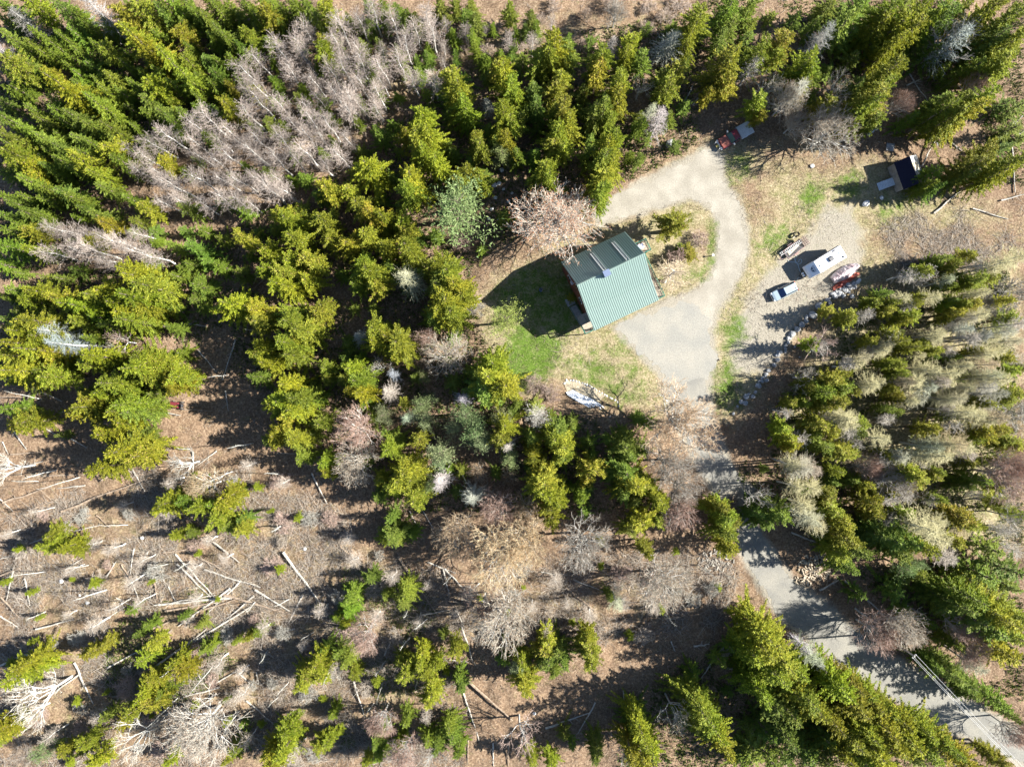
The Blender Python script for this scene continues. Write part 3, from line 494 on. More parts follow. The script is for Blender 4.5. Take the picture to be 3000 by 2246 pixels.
  y="250,220,200 260,310,200 230,170,170 300,240,150 270,400,150 850,180,130 900,240,130 820,100,120 1080,140,120 1100,200,110 950,360,150 900,430 1370,400,150 1590,220,150 1640,260,110 1350,560,90 1640,680,200 1720,740,220 1820,800,220 1880,900,200 1920,800,180 1850,1000,180 1560,950,120 450,880,190 520,930,200 470,980,200 580,1050,200 660,1100,190 540,1130,200 620,1200,190 700,1240,190 760,1320,180 400,1010,170 450,1220,170 900,1200,190 980,1190,170 1060,1230,190 1100,1300,190 1000,1310,200 1180,1340,190 1250,1400,200 1150,1440,200 1040,1440,200 950,1480,200 1080,1540,190 1200,1520,190 1290,1500,180 900,1560,190 1000,1600,190 1130,1620,190 1400,1450,180 1470,1500,180 1540,1550,160 1600,1600,150 1750,1580,120 1820,1620,120 100,1320,190 160,1380,190 200,1460,170 230,1530,150 60,1280,110 850,1400,170",
  g="480,250,180 430,200 560,210,150 1000,420,150 950,510,150 1200,350,180 1280,360,180 1250,430,170 1120,330 1760,860,200 1580,730,180 1650,800,170 1450,1080,150 1560,1130,170 1640,1180,170 1660,1240 1820,1290,130 1900,1370,120 520,1300,190 620,1350,180 640,840,150 680,880,130 860,1160,150 120,1440,150 60,1400 700,1560,180 800,1600,170 600,1480,170 1420,1580,150 1330,1600,150 810,1480,150",
  d="480,1450,160 400,1550,150 350,1620,150 500,1600,150 1690,540,190 1850,520,180 1600,560,160 1750,400,170 1200,640,150 1000,660,120 1400,640,130", w="740,1010,150 790,1060,130 700,970,120", p="1350,490,100 1280,520,100",
  t="750,60,140 650,60,130 740,230,180 780,270,130 690,160,140 1410,300,200 1480,340,180 1530,460,150 1440,260,150 1700,1080,150"))}
LOOK = {'spruce': 'tall yellow-green spruce', 'cedar': 'ragged yellow-green cedar', 'fir': 'mid-green fir', 'sap': 'low dark fir', 'pine': 'pale green pine', 'dead': 'grey lichen-covered dead spruce', 'tam': 'beige leafless tamarack', 'birch': 'bare white-stemmed birch', 'shrub': 'bare twiggy shrub'}
SPOTS = []
for cr, (ox, oy, f, kinds) in CROPS.items():
    for kd, txt in kinds.items():
        for it in txt.split():
            q = [float(a) for a in it.split(',')]; px, py, wd_ = ox + q[0] * f, oy + q[1] * f, (q[2] if len(q) > 2 else 140) * f * S
            if any((px - a) ** 2 + (py - b) ** 2 < 14 ** 2 for a, b, _ in SPOTS): continue
            SPOTS.append((px, py, wd_)); wd_ *= (.82 if kd == 't' else 1) * rt.uniform(1.0, 1.25)
            if cr == 'A' or (cr == 'G' and kd in 'yg'): wd_ *= .86
            g0 = W(px, py); dr = float(sdist(np.array([g0.x]), np.array([g0.y]), wr)[0])
            if dr < .4: continue
            lowcut = cr in 'EF' and py > 1500 and px < 1650
            if kd == 'y': st = 'spruce' if wd_ > 4.5 or rt.random() < .12 else 'cedar'
            else: st = {'g': 'fir', 'd': 'sap', 'p': 'pine', 'w': 'dead', 't': 'tam'}[kd]
            h = {'spruce': 2.5 * wd_ + 4, 'cedar': 2.3 * wd_ + 3.5, 'fir': 2.4 * wd_ + 2.5, 'sap': 1.5 * wd_ + 1.5, 'pine': 2.2 * wd_ + 3, 'dead': 2.8 * wd_ + 3, 'tam': 1.7 * wd_ + 5.5}[st]
            h = min(max(h, 3.0), 18.0) * rt.uniform(.88, 1.1) * (.82 if st != 'tam' else .92); wd_ *= 1.08
            if lowcut: h *= .8
            if dr < wd_ * .55: h *= .72; wd_ *= .8
            tree(st, px, py, wd_, h, LOOK[st], zc={'tam': .78, 'sap': .5, 'dead': .66}.get(st, .71), tint=(1.25, 1.22, 1.0) if st == 'tam' and rt.random() < .5 else None)
# ---- single trees by the house
tree('pine', 1338, 602, 10.4, 15.5, label='large round pale blue-green pine above the house lawn, broadest in the stand', variant=0, zc=.7, tint=(1.05, 1.12, 1.05))
tree('pine', 1480, 935, 6.0, 11.5, label='feathery light green pine at the tip of the house shadow', variant=1, zc=.6, tint=(1.35, 1.25, .75))
tree('cedar', 1970, 655, 5.6, 9.5, label='rounded olive cedar on the island inside the driveway loop', variant=2, tint=(.8, .75, .8))
tree('dead', 1196, 822, 5.6, 13.5, label='broad cream-coloured lichen-grown spruce between yellow-green spruces left of the lawn', variant=0, tint=(1.2, 1.15, .85))
tree('maple', 1626, 646, 13.0, 11.0, label='wide bare grey maple with rusty tips above the house corner', variant=4, zc=.6, tint=(1.4, 1.38, 1.32))
tree('maple', 1982, 1240, 13.2, 14.0, label='large bare orange-tipped maple spreading over the driveway mouth', variant=1, zc=.6, tint=(1.3, 1.12, .88))
for a in (('maple', 1959, 1359, 8.4, 11.5, 'grey', 1.0), ('maple', 1995, 1420, 7.5, 11, 'grey', .95), ('maple', 1988, 1496, 7, 11, 'pink', 1), ('birch', 1567, 1225, 4.4, 9, 'grey', 1), ('maple', 1459, 1486, 7, 11, 'pink', 1), ('maple', 1538, 1493, 6, 10, 'tan', 1),
          ('maple', 1308, 1040, 7.7, 8.5, 'pale', 1), ('maple', 1249, 990, 4.5, 7, 'pink', 1), ('twisted', 1113, 1076, 4.2, 6, 'grey', 1), ('maple', 1045, 1265, 8.2, 11, 'pink', 1.2), ('maple', 1041, 1352, 7.4, 11, 'pale', 1.1), ('maple', 1399, 1384, 4, 5, 'tan', .8), ('maple', 1489, 1398, 3.2, 5, 'tan', .8), ('dead', 1380, 1452, 5, 10, None, 1),
          ('maple', 1344, 1564, 8.4, 12, 'tan', 1), ('maple', 1466, 1620, 12, 15, 'gold', 1.15), ('maple', 1530, 1577, 9.6, 13, 'gold', 1.1), ('maple', 1706, 1587, 9, 12.5, 'grey', 1), ('maple', 1476, 1813, 10.5, 14.5, 'pale', 1.15), ('maple', 1417, 1768, 6.5, 10, 'pink', 1), ('maple', 1942, 1705, 9.2, 12, 'pale', 1), ('maple', 1068, 1865, 6, 11, 'pink', 1), ('maple', 1118, 2110, 5.2, 10, 'pink', 1),
          ('maple', 1181, 2205, 6, 10, 'pink', 1), ('twisted', 1521, 2144, 7, 10, 'pink', 1), ('twisted', 1829, 2200, 5, 9, 'grey', 1), ('twisted', 1978, 2090, 6, 11, 'pale', 1.2), ('twisted', 1272, 2225, 5, 9, 'grey', 1), ('twisted', 113, 2045, 9.5, 13, 'white', 1.35), ('twisted', 399, 2170, 8, 12, 'white', 1.3), ('maple', 580, 2135, 11.5, 13, 'white', 1.2),
          ('twisted', 27, 1375, 6, 10, 'white', 1.3), ('twisted', 543, 1361, 6, 8, 'grey', .9), ('maple', 602, 1425, 7, 9, 'gold', 1), ('twisted', 353, 1000, 4.5, 8, 'pink', 1), ('twisted', 326, 1038, 4, 7, 'grey', 1), ('maple', 2430, 385, 9.6, 11, 'pale', 1.05), ('maple', 2331, 358, 5.5, 8, 'pale', 1), ('twisted', 2254, 250, 5.5, 11, 'pale', 1.1), ('twisted', 2453, 254, 5, 11, 'grey', 1), ('maple', 2310, 290, 6, 11, 'pale', 1.05),
          ('maple', 2860, 254, 4.5, 9, 'pink', .9), ('maple', 2634, 305, 4.5, 9, 'pink', .8), ('twisted', 2793, 113, 8, 13, 'grey', 1), ('dead', 1965, 125, 6, 9, None, 1), ('maple', 1806, 40, 4.6, 7, 'grey', 1), ('twisted', 1879, 254, 4, 8, 'grey', 1), ('shrub', 1353, 708, 3.4, 2.6, 'pink', 1), ('birch', 1967, 812, 5.6, 8.5, 'tan', 1), ('shrub', 1985, 752, 3.6, 3.0, 'pink', 1),
          ('twisted', 2404, 1008, 6.2, 10, 'pink', 1.1), ('twisted', 2358, 1105, 5.2, 8, 'pale', 1), ('maple', 2621, 1411, 7, 10, 'grey', 1), ('maple', 2543, 1370, 5, 9, 'pink', 1), ('maple', 2945, 1392, 9, 12, 'pink', 1), ('maple', 2970, 1370, 7, 11, 'pink', 1), ('shrub', 2965, 858, 6, 4, 'grey', .7), ('shrub', 2893, 905, 5, 4, 'grey', .8), ('shrub', 2978, 1207, 6, 4, 'grey', .9),
          ('twisted', 2225, 1461, 5.2, 9, 'white', 1.1), ('maple', 2562, 1850, 7.5, 10, 'pink', 1), ('maple', 2639, 1834, 7.5, 11, 'pale', 1.1), ('maple', 2843, 1890, 7, 11, 'pink', .9), ('maple', 2807, 1824, 6, 11, 'pink', .9), ('maple', 2971, 2141, 6, 9, 'pink', 1), ('twisted', 2971, 1517, 6, 11, 'white', 1.2), ('shrub', 1395, 905, 3.2, 2.2, 'grey', 1), ('shrub', 2050, 700, 3.4, 1.8, 'pink', .9), ('shrub', 1565, 1125, 3.5, 1.6, 'pink', .7), ('shrub', 1612, 1150, 3.5, 1.6, 'pink', .7)):
    st, px, py, wd_, h, c, v = a
    tn = {'grey': (.95, .98, .98), 'pink': (1.05, .86, .82), 'tan': (1.08, .95, .74), 'gold': (1.22, 1.10, .82), 'pale': (1.12, 1.12, 1.05), 'white': (1.0, 1.02, 1.0), None: (1, 1, .95)}[c]
    tn = tuple(k * v for k in tn); nm = {'maple': 'spreading maple', 'twisted': 'crooked-limbed tree', 'shrub': 'twiggy shrub', 'birch': 'slender tree', 'dead': 'dead spruce'}[st]
    tree(st, px, py, wd_, h, f"bare {({'gold': 'golden-tan', 'pale': 'pale grey', None: 'lichen-grey'}).get(c, c)} {nm}", tint=tn, zc=.62 if st != 'shrub' else .5)
# ---- birch grove, upper left, and the sapling fringe on top
GROVE = [wpoly(p) for p in ([(350,430),(640,330),(720,190),(900,60),(1090,20),(1340,20),(1330,140),(1300,230),(1100,330),(1000,440),(880,560),(700,610),(520,620),(400,560)], [(130,640),(330,620),(470,680),(440,790),(150,760)], [(1320,60),(1620,60),(1560,150),(1400,180)])]
allw = [p for g in GROVE for p in g]; placed = []
tries = 0
while len(placed) < 108 and tries < 9000:
    tries += 1; x = rt.uniform(min(p[0] for p in allw), max(p[0] for p in allw)); y = rt.uniform(min(p[1] for p in allw), max(p[1] for p in allw))
    if not within(x, y, GROVE) or any((x - a) ** 2 + (y - b) ** 2 < 2.3 ** 2 for a, b in placed): continue
    px, py = x / S + 1500, 1123 - y / S
    if any((px - a) ** 2 + (py - b) ** 2 < (w_ / S * .42) ** 2 for a, b, w_ in SPOTS): continue
    if within(x, y, GROVE[2:]) and rt.random() < .55: continue
    placed.append((x, y)); h = rt.uniform(8.5, 12.5) if px < 1300 else rt.uniform(5, 8); v = rt.uniform(.65, 1.15)
    tree('birch', px, py, h * rt.uniform(.27, .36), h, LOOK['birch'], tint=(.98 * v, .90 * v, .88 * v), zc=.7)

# ---- infill: low firs in the stands, saplings and bare scrub in the clearing and the thin right-hand wood
STAND = [wpoly(p) for p in ([(0,0),(620,0),(900,0),(640,330),(340,430),(120,640),(0,760)], [(900,560),(1480,130),(2050,30),(2050,420),(1800,560),(1400,760),(1330,860),(1480,1150),(1900,1280),(1950,1500),(1150,1500),(900,1250),(700,950),(440,1120),(0,1200),(0,780),(440,800)], [(2050,0),(3000,0),(3000,480),(2700,330),(2250,300)], [(2150,1850),(2400,1950),(2800,2246),(1800,2246),(1850,2050)], [(2480,1650),(3000,1650),(3000,2050),(2800,2020)])]
def infill(n, polys, gap, fn, seed):
    rr = random.Random(seed); got = []; xs = [p[0] for q in polys for p in q]; ys = [p[1] for q in polys for p in q]; k = 0
    while len(got) < n and k < 40 * n:
        k += 1; x, y = rr.uniform(min(xs), max(xs)), rr.uniform(min(ys), max(ys)); px, py = x / S + 1500, 1123 - y / S
        if not (5 < px < 2995 and 5 < py < 2241) or not within(x, y, polys): continue
        if any((x - a) ** 2 + (y - b) ** 2 < gap ** 2 for a, b in got) or any((px - a) ** 2 + (py - b) ** 2 < (w_ / S * .40) ** 2 for a, b, w_ in SPOTS): continue
        if min(float(sdist(np.array([x]), np.array([y]), q)[0]) for q in (wd, wp, wr)) < 1.6: continue
        got.append((x, y)); fn(px, py, rr)
infill(55, [wcl, wpoly([(0,1150),(400,1250),(560,1000),(760,950),(900,1250),(700,1350),(300,1400),(0,1450)])], 2.6, lambda px, py, r: tree('snag', px, py, r.uniform(.9, 1.6), r.uniform(4, 9), 'thin grey dead pole', tint=(1.1, 1.08, 1.02), zc=.55, tiltxy=(r.uniform(-.16, .16), r.uniform(-.16, .16))), 29)
infill(70, STAND[:1], 2.2, lambda px, py, r: tree('fir', px, py, r.uniform(2.0, 3.2), r.uniform(6, 9.5), LOOK['fir'], zc=.72, tint=(1.05, 1.05, .9)), 30)
infill(16, [wpoly([(420,0),(920,0),(920,45),(420,45)])], 2.0, lambda px, py, r: tree('fir', px, py, r.uniform(2.4, 3.4), r.uniform(8.5, 10), LOOK['fir'], zc=.6, tint=(1.1, 1.05, .9)), 31)
infill(150, STAND, 2.6, lambda px, py, r: tree('sap', px, py, r.uniform(2.4, 4.2), r.uniform(3, 6.5), LOOK['sap'], zc=.5), 21)
infill(60, GROVE, 2.6, lambda px, py, r: tree('fir', px, py, r.uniform(1.8, 3.2), r.uniform(4, 7.5), LOOK['fir'], zc=.7, tint=(1.05, 1.08, .9)), 28)
infill(38, [wrf], 3.0, lambda px, py, r: tree('cedar', px, py, r.uniform(2.2, 3.6), r.uniform(6, 9), LOOK['cedar'], zc=.7), 22)
infill(34, [wrf], 2.4, lambda px, py, r: tree('birch', px, py, r.uniform(2.2, 3.4), r.uniform(6, 9), 'bare grey sapling', tint=(.95, .95, .92), zc=.7), 23)
infill(60, [wcl], 3.2, lambda px, py, r: tree('birch', px, py, r.uniform(1.6, 3.2), r.uniform(3, 7), 'bare grey sapling', tint=(1.0, .94, .88), zc=.65), 24)
infill(60, [wcl], 3.0, lambda px, py, r: tree('shrub', px, py, r.uniform(1.8, 4.0), r.uniform(1.0, 2.2), LOOK['shrub'], tint=r.choice(((1, .95, .9), (1.05, .85, .8), (.9, .95, .95))), zc=.5), 25)
infill(46, [wcl], 3.4, lambda px, py, r: tree('cedar', px, py, r.uniform(.9, 2.0), r.uniform(1.6, 4.0), 'small bright green cedar', zc=.6, tint=(1.0, 1.12, 1.0)), 26)
infill(26, [wtm] + [wpoly([(1600,20),(2000,0),(2000,110),(1700,130)])], 3.0, lambda px, py, r: tree('shrub', px, py, r.uniform(2.0, 4.0), r.uniform(1.4, 2.6), LOOK['shrub'], tint=(1.0, .88, .82), zc=.5), 27)
# ------------------------------------------------------------------ fallen logs, brush, grass, stones
LOGS = {(0, 1496): "480,130,660,90 100,250,300,170 0,420,150,355 0,310,90,290 430,375,550,300 870,240,840,420 790,345,850,450 850,450,910,590 980,330,1030,560 1140,275,1390,560 1150,340,1370,560 1200,250,1500,420 1320,380,1690,490 1380,200,1560,330 1450,540,1840,650 1640,550,1440,720 1490,500,1160,740 1500,560,1010,600 1080,640,1460,575 1840,260,2080,600 1650,510,1880,640 960,260,870,430 1100,480,1150,600 700,420,760,320 1040,600,1400,540 1300,640,1560,560 1220,860,1620,620 1000,1010,1340,760 980,760,1290,640 700,1010,950,880 520,1050,290,1220 130,940,330,880 0,1000,320,860 0,560,130,690 0,680,120,760 1400,1180,1190,1350 1530,1180,1400,1360 1540,1050,1640,1140 1590,1230,1790,1400 1400,1110,1560,1020 1280,1060,1310,1120 1470,930,1350,1010 1660,1040,1670,1120 2080,650,2110,770 1910,760,1700,800 1960,540,1870,720 480,980,600,1250 0,1530,190,1370 170,430,200,610 100,360,40,580 590,760,640,880 520,1610,430,1650 280,1520,380,1525 1010,1350,870,1520 1420,1140,1180,1200 620,30,720,110 1060,270,1270,240 1560,450,1300,700 760,560,900,640 1700,650,1560,700 240,760,480,700",
 (0, 750): "30,1590,340,1490 400,1650,940,1440 200,1640,370,1570 150,1360,290,1325 180,1420,560,1410 860,1370,940,1520 660,1450,870,1350 560,1480,380,1500 1250,1260,1250,1430 1400,1260,1280,1350 1180,430,1340,455 1250,820,1370,805 1080,690,1190,660 1520,540,1440,800 1210,230,1135,350 1720,140,1620,230 1640,180,1680,50 1280,610,1400,750 60,1080,180,1250 230,860,400,940 0,915,230,905 110,1040,300,1040 80,1280,270,1265 20,1200,60,1280 960,990,1180,1030 1460,870,1480,1000 1180,990,1380,1000 2020,1400,2120,1600 1800,1270,2090,1280 1850,1430,2000,1480 0,1560,90,1650 460,1180,560,1240 300,1120,420,1180",
 (1000, 1496): "370,290,610,650 0,230,170,370 820,1090,1110,1340 790,1170,890,1480 1320,1400,1600,1300 1640,1230,1530,1430 520,670,700,640 750,640,800,760 780,740,850,970 660,370,700,540 670,370,830,540 1450,490,1650,650 1610,620,1640,740 1290,390,1460,410 80,1100,150,1310 1890,1200,2020,1270 2130,840,2160,910 700,960,830,975 280,930,320,840 470,950,500,840 820,1480,815,1640 980,1500,985,1650 1080,1480,1080,1650 440,0,490,90 530,0,600,120 1820,1150,1830,1280 560,330,740,400 1500,440,1700,520",
 (2000, 0): "1540,1080,1640,870 2000,950,2208,740 2050,930,2208,850 1440,440,1600,670 1620,1210,1720,1310 2120,960,2140,1250 1900,1110,2020,1110 1870,1350,2100,1420 1620,1380,1830,1200 1700,900,1800,980 0,700,60,560 60,690,200,500 130,690,230,590 1760,1130,1900,1040 2050,1300,2200,1260 1440,560,1560,500"}
LOGM = []
for k in range(6):
    rs = np.random.RandomState(40 + k); b = MB(); L = 1.0; pts = [Vector((-.5 + i / 4, rs.normal(0, .008), rs.normal(0, .006))) for i in range(5)]
    LOGM.append(pts)
def log_obj(px0, py0, px1, py1, r, m, z=None, label=None, stubs=5, name='fallen_log', cat='log'):
    a, b = W(px0, py0), W(px1, py1); L = (b - a).length; c = (a + b) / 2; rr = random.Random(int(px0 * 7 + py1))
    za, zb = gz(a.x, a.y), gz(b.x, b.y); z0 = max(za, zb, gz(c.x, c.y)) + r * .8
    mb = MB(); n = 5; P = [Vector(((i / n - .5) * L, rr.gauss(0, .02 * L ** .5) if 0 < i < n else 0, rr.gauss(0, .03))) for i in range(n + 1)]
    rings = []
    for i, p in enumerate(P):
        q = r * (1.1 - .65 * i / n); rings.append([p + Vector((0, math.cos(t) * q, math.sin(t) * q)) for t in [6.2832 * k / 6 for k in range(6)]])
    mb.loft(rings)
    t = link(name, None, None, (c.x, c.y, z0), (0, math.atan2(za - zb, L), math.atan2(b.y - a.y, b.x - a.x))); t['category'] = cat
    mb.build('trunk', m, t)
    for k in range(stubs):                                      # broken side branches
        u = rr.uniform(.1, .95); p = P[0].lerp(P[-1], u); q = MB(); d = Vector((rr.uniform(.3, 1), rr.uniform(-1, 1), rr.uniform(.1, .9))).normalized() * rr.uniform(.4, 1.3)
        q.tube(p, p + d, r * .25, .012, 4); q.build('branch_stub', m, t)
    if label: t['label'] = label
    return t
for (ox, oy), txt in LOGS.items():
    for it in txt.split():
        x0, y0, x1, y1 = [float(a) * .4529 for a in it.split(',')]
        ln = math.hypot(x1 - x0, y1 - y0) * S; m = M['log'] if rt.random() < .72 else M['log2']
        t = log_obj(ox + x0, oy + y0, ox + x1, oy + y1, min(.07 + ln * .011, .19) * rt.uniform(.85, 1.2), m, stubs=3 + int(ln / 3))
        PLACED.append((t, 'log', 'grey fallen log' if m is M['log'] else 'brown fallen log', ox + (x0 + x1) / 2, oy + (y0 + y1) / 2))
for x0, y0, x1, y1 in ((240,950,105,1150),(325,815,285,870),(255,1090,410,1085),(60,960,150,945),(620,310,820,390),(780,640,900,580),(980,740,1130,850),(1380,590,1470,630),(925,585,1180,810),(1240,705,1390,790)):
    t = log_obj(2000 + x0 * .511, 1400 + y0 * .511, 2000 + x1 * .511, 1400 + y1 * .511, .16, M['log'], stubs=9); PLACED.append((t, 'log', 'grey fallen log', 2000 + (x0 + x1) * .2555, 1400 + (y0 + y1) * .2555))
def scatter(name, label, n, polys, fn, m, seed, avoid=True, jit=None):
    """one mesh of uncountable small stuff; fn(rs, P) -> V, F"""
    rs = np.random.RandomState(seed); out = []; tot = 0
    xs = [p[0] for q in polys for p in q]; ys = [p[1] for q in polys for p in q]
    while tot < n:
        x = rs.uniform(min(xs), max(xs), 4000); y = rs.uniform(min(ys), max(ys), 4000); k = np.zeros(4000, bool)
        for p in polys: k |= sdist(x, y, p) < 0
        if avoid:
            k &= np.minimum(np.minimum(sdist(x, y, wd), sdist(x, y, wp)), sdist(x, y, wr)) > .25
        if jit: k &= vnoise(x, y, jit[0], seed) > jit[1]
        out.append(np.stack([x[k], y[k]], -1)); tot += k.sum()
    P = np.concatenate(out)[:n]; i = np.clip(np.searchsorted(gx, P[:, 0]) - 1, 0, len(gx) - 2); j = np.clip(np.searchsorted(gy, P[:, 1]) - 1, 0, len(gy) - 2)
    P = np.column_stack([P, Z[j, i]]); v, f = fn(rs, P); me = mesh_np(name, v, f, [m]); return tag(link(name, me), label, None, None, 'stuff')
def sticks(lo, hi, r, up):
    def fn(rs, P):
        n = len(P); a = rs.rand(n) * 6.283; L = rs.uniform(lo, hi, n) * rs.uniform(.5, 1, n); d = np.stack([np.cos(a), np.sin(a), np.abs(rs.normal(0, up, n))], -1); d /= np.linalg.norm(d, axis=1, keepdims=True)
        A = P + np.array([0, 0, .03]); return tubes(A, A + d * L[:, None], r * rs.uniform(.6, 1.5, n), np.full(n, r * .4), 3)
    return fn
def tufts(hgt, wid, per):
    def fn(rs, P):
        Q = np.repeat(P, per, 0) + np.column_stack([rs.normal(0, .10, (len(P) * per, 2)), np.full(len(P) * per, -.02)]); n = len(Q)
        d = np.column_stack([rs.normal(0, .55, (n, 2)), np.ones(n)]); d /= np.linalg.norm(d, axis=1, keepdims=True)
        return sprays(Q, d, rs.uniform(.5, 1.2, n) * hgt, rs.uniform(.6, 1.3, n) * wid, rs, .5)
    return fn
M['slash'] = leafmat('slash_sticks', (0.10, 0.08, 0.065), (0.42, 0.37, 0.31), 0.0)
M['brush'] = leafmat('brush_twigs', (0.13, 0.09, 0.065), (0.33, 0.255, 0.20), 0.1)
M['straw'] = leafmat('dry_grass', (0.21, 0.18, 0.105), (0.39, 0.34, 0.225), 0.25)
M['green'] = leafmat('green_grass', (0.07, 0.12, 0.016), (0.17, 0.205, 0.045), 0.3)
FRAME = [[(-88, -66), (88, -66), (88, 66), (-88, 66)]]
scatter('slash', 'grey sticks and slash littering the clearing', 42000, [wcl, wpoly([(2560,640),(3000,600),(3000,760),(2640,780)])], sticks(.6, 3.4, .024, .28), M['slash'], 61, jit=(4, .42))
scatter('fallen_twigs', 'scattered twigs on the forest floor', 11000, FRAME, sticks(.4, 1.6, .020, .25), M['slash'], 62, jit=(7, .5))
scatter('brush', 'brown leafless undergrowth', 48000, FRAME, sticks(.5, 1.4, .018, 1.0), M['brush'], 63, jit=(4, .55))
scatter('dry_grass', 'pale dry grass in yard and clearing', 20000, [wy, wrf], tufts(.20, .04, 2), M['straw'], 64, jit=(2.5, .40))
scatter('green_grass', 'fresh green grass tufts on the lawn', 9000, [p for p, a, s in wlawn], tufts(.15, .04, 2), M['green'], 65, jit=(1.5, .5))
scatter('low_green_plants', 'low green plants among the slash', 5200, [wpoly([(350,1820),(620,1700),(760,1880),(560,2060),(330,2100),(300,1950)]), wpoly([(1000,1640),(1250,1700),(1330,2000),(1000,2200)])], tufts(.45, .12, 3), M['green'], 68, jit=(3, .52))
M['under'] = leafmat('undergrowth_leaves', (0.035, 0.07, 0.010), (0.11, 0.15, 0.022), .25)
FOR1 = [wpoly(p) for p in ([(0,0),(620,0),(900,0),(640,330),(340,430),(120,640),(0,760)], [(900,560),(1480,130),(2050,30),(2050,420),(1800,560),(1400,760),(1350,860),(1500,1150),(1900,1280),(1950,1500),(1150,1500),(900,1250),(560,1000),(0,1100),(0,780),(440,800)], [(2400,1000),(2950,740),(3000,1600),(2400,1600),(2150,1400)], [(2050,0),(3000,0),(3000,560),(2700,380),(2250,330)], [(2150,1850),(2400,1950),(2900,2246),(1800,2246),(1850,2050)], [(2480,1650),(3000,1650),(3000,2050),(2800,2020)])]
scatter('undergrowth', 'low green undergrowth beneath the trees', 42000, FOR1, tufts(.55, .16, 3), M['under'], 66, jit=(5, .40))
# stones: prototypes
def rock_mesh(seed, m):
    rs = np.random.RandomState(seed); bm = bmesh.new(); bmesh.ops.create_icosphere(bm, subdivisions=2, radius=.5)
    ph = rs.rand(6) * 6; ax_ = rs.uniform(.75, 1.2, 3); ax_[2] *= .8
    cuts = [(Vector(rs.normal(0, 1, 3)).normalized(), rs.uniform(.30, .44)) for _ in range(5)]
    for v in bm.verts:
        p = v.co * (1 + .12 * math.sin(4 * v.co.x * 2 + ph[0]) * math.cos(5 * v.co.y * 2 + ph[1]) + .05 * rs.randn())
        for n_, d_ in cuts:
            k = p.dot(n_)
            if k > d_: p = p - n_ * (k - d_)
        v.co = (p.x * ax_[0], p.y * ax_[1], p.z * ax_[2])
    me = bpy.data.meshes.new('boulder'); bm.to_mesh(me); bm.free(); me.materials.append(m); return me
ROCKS = [rock_mesh(70 + k, M['rock']) for k in range(6)]; WROCKS = [rock_mesh(80 + k, M['rockw']) for k in range(4)]
def rock(px, py, size, name='boulder', look=None, label=None, pool=ROCKS, cat='boulder'):
    p = W(px, py); o = link(name, rt.choice(pool), None, (p.x, p.y, gz(p.x, p.y) + size * .18), (rt.uniform(-.2, .2), rt.uniform(-.2, .2), rt.uniform(0, 6.28)), (size, size * rt.uniform(.75, 1.0), size * rt.uniform(.7, 1)))
    o['category'] = cat
    if label: o['label'] = label
    else: PLACED.append((o, 'rock', look, px, py))
    return o
# boulder row along the parking area (read off one enlargement)
for x, y, s in ((890,70,34),(940,48,36),(905,90,26),(825,110,44),(850,135,40),(785,175,62),(745,185,34),(838,155,36),(865,125,26),(740,215,32),(708,240,46),(675,272,44),(640,305,48),(612,335,30),(628,338,22),(614,366,30),(598,388,24),(596,408,24),(596,428,26),(565,432,28),(545,428,26),(545,452,32),(532,455,24),(540,485,36),(516,522,30),(475,560,34),(462,585,26),(455,600,22),(435,612,26),(430,634,30),(462,630,28),(412,636,20),(409,665,40),(387,712,28),(368,742,34),(339,726,26),(320,745,36),(314,785,36),(284,778,28),(262,810,20),(232,860,24),(662,396,18),(696,468,14),(1000,40,30),(1040,15,26),(1060,45,32)):
    rock(2050 + x * .42, 850 + y * .42, s * .42 * S * 1.15, look='grey boulder of the row')
for k in range(46): # loose heap of stones beyond the boats
    a, b = rt.random(), rt.random(); rock(2440 + a * 85 - b * 26 + rt.uniform(-9, 9), 868 - a * 42 + b * 8 + rt.uniform(-9, 9), rt.uniform(.35, .9), 'stone', 'grey stone of the heap', cat='stone', pool=ROCKS + WROCKS[:1])
rock(1963, 425, 2.0, label='large mossy grey boulder beside the upper driveway')
rock(2535, 597, 1.15, 'white_stone', label='white stone below the shed on the dry grass', pool=WROCKS, cat='stone')
rock(2378, 487, .9, 'white_stone', label='white broken stone in the brown bracken above the loop', pool=WROCKS, cat='stone')
rock(2582, 580, .8, 'white_stone', label='smaller pale stone at the shed corner', pool=WROCKS, cat='stone')
for px, py, s in ((1462,540,.9),(1475,556,.7),(1452,580,.8),(1490,590,.8),(1440,612,.7),(1460,640,.6),(1500,566,.6),(1432,640,.8),(1470,500,1.0),(1448,545,1.1)): rock(px, py, s, 'stone', 'pale stone in the shade above the bare maple', pool=WROCKS, cat='stone')
for px, py, s in ((418,1574,.8),(262,1762,.6),(240,1740,.5),(184,1700,.9),(895,1605,.7),(1815,1690,.8),(1565,2088,.7)): rock(px, py, s, 'stone', 'pale stone in the clearing', pool=WROCKS, cat='stone')
for px, py, s in ((2553,385,.9),(2566,378,.8),(2545,394,.7)): rock(px, py, s, 'stone', 'white stone at the forest edge above the shed', pool=WROCKS, cat='stone')
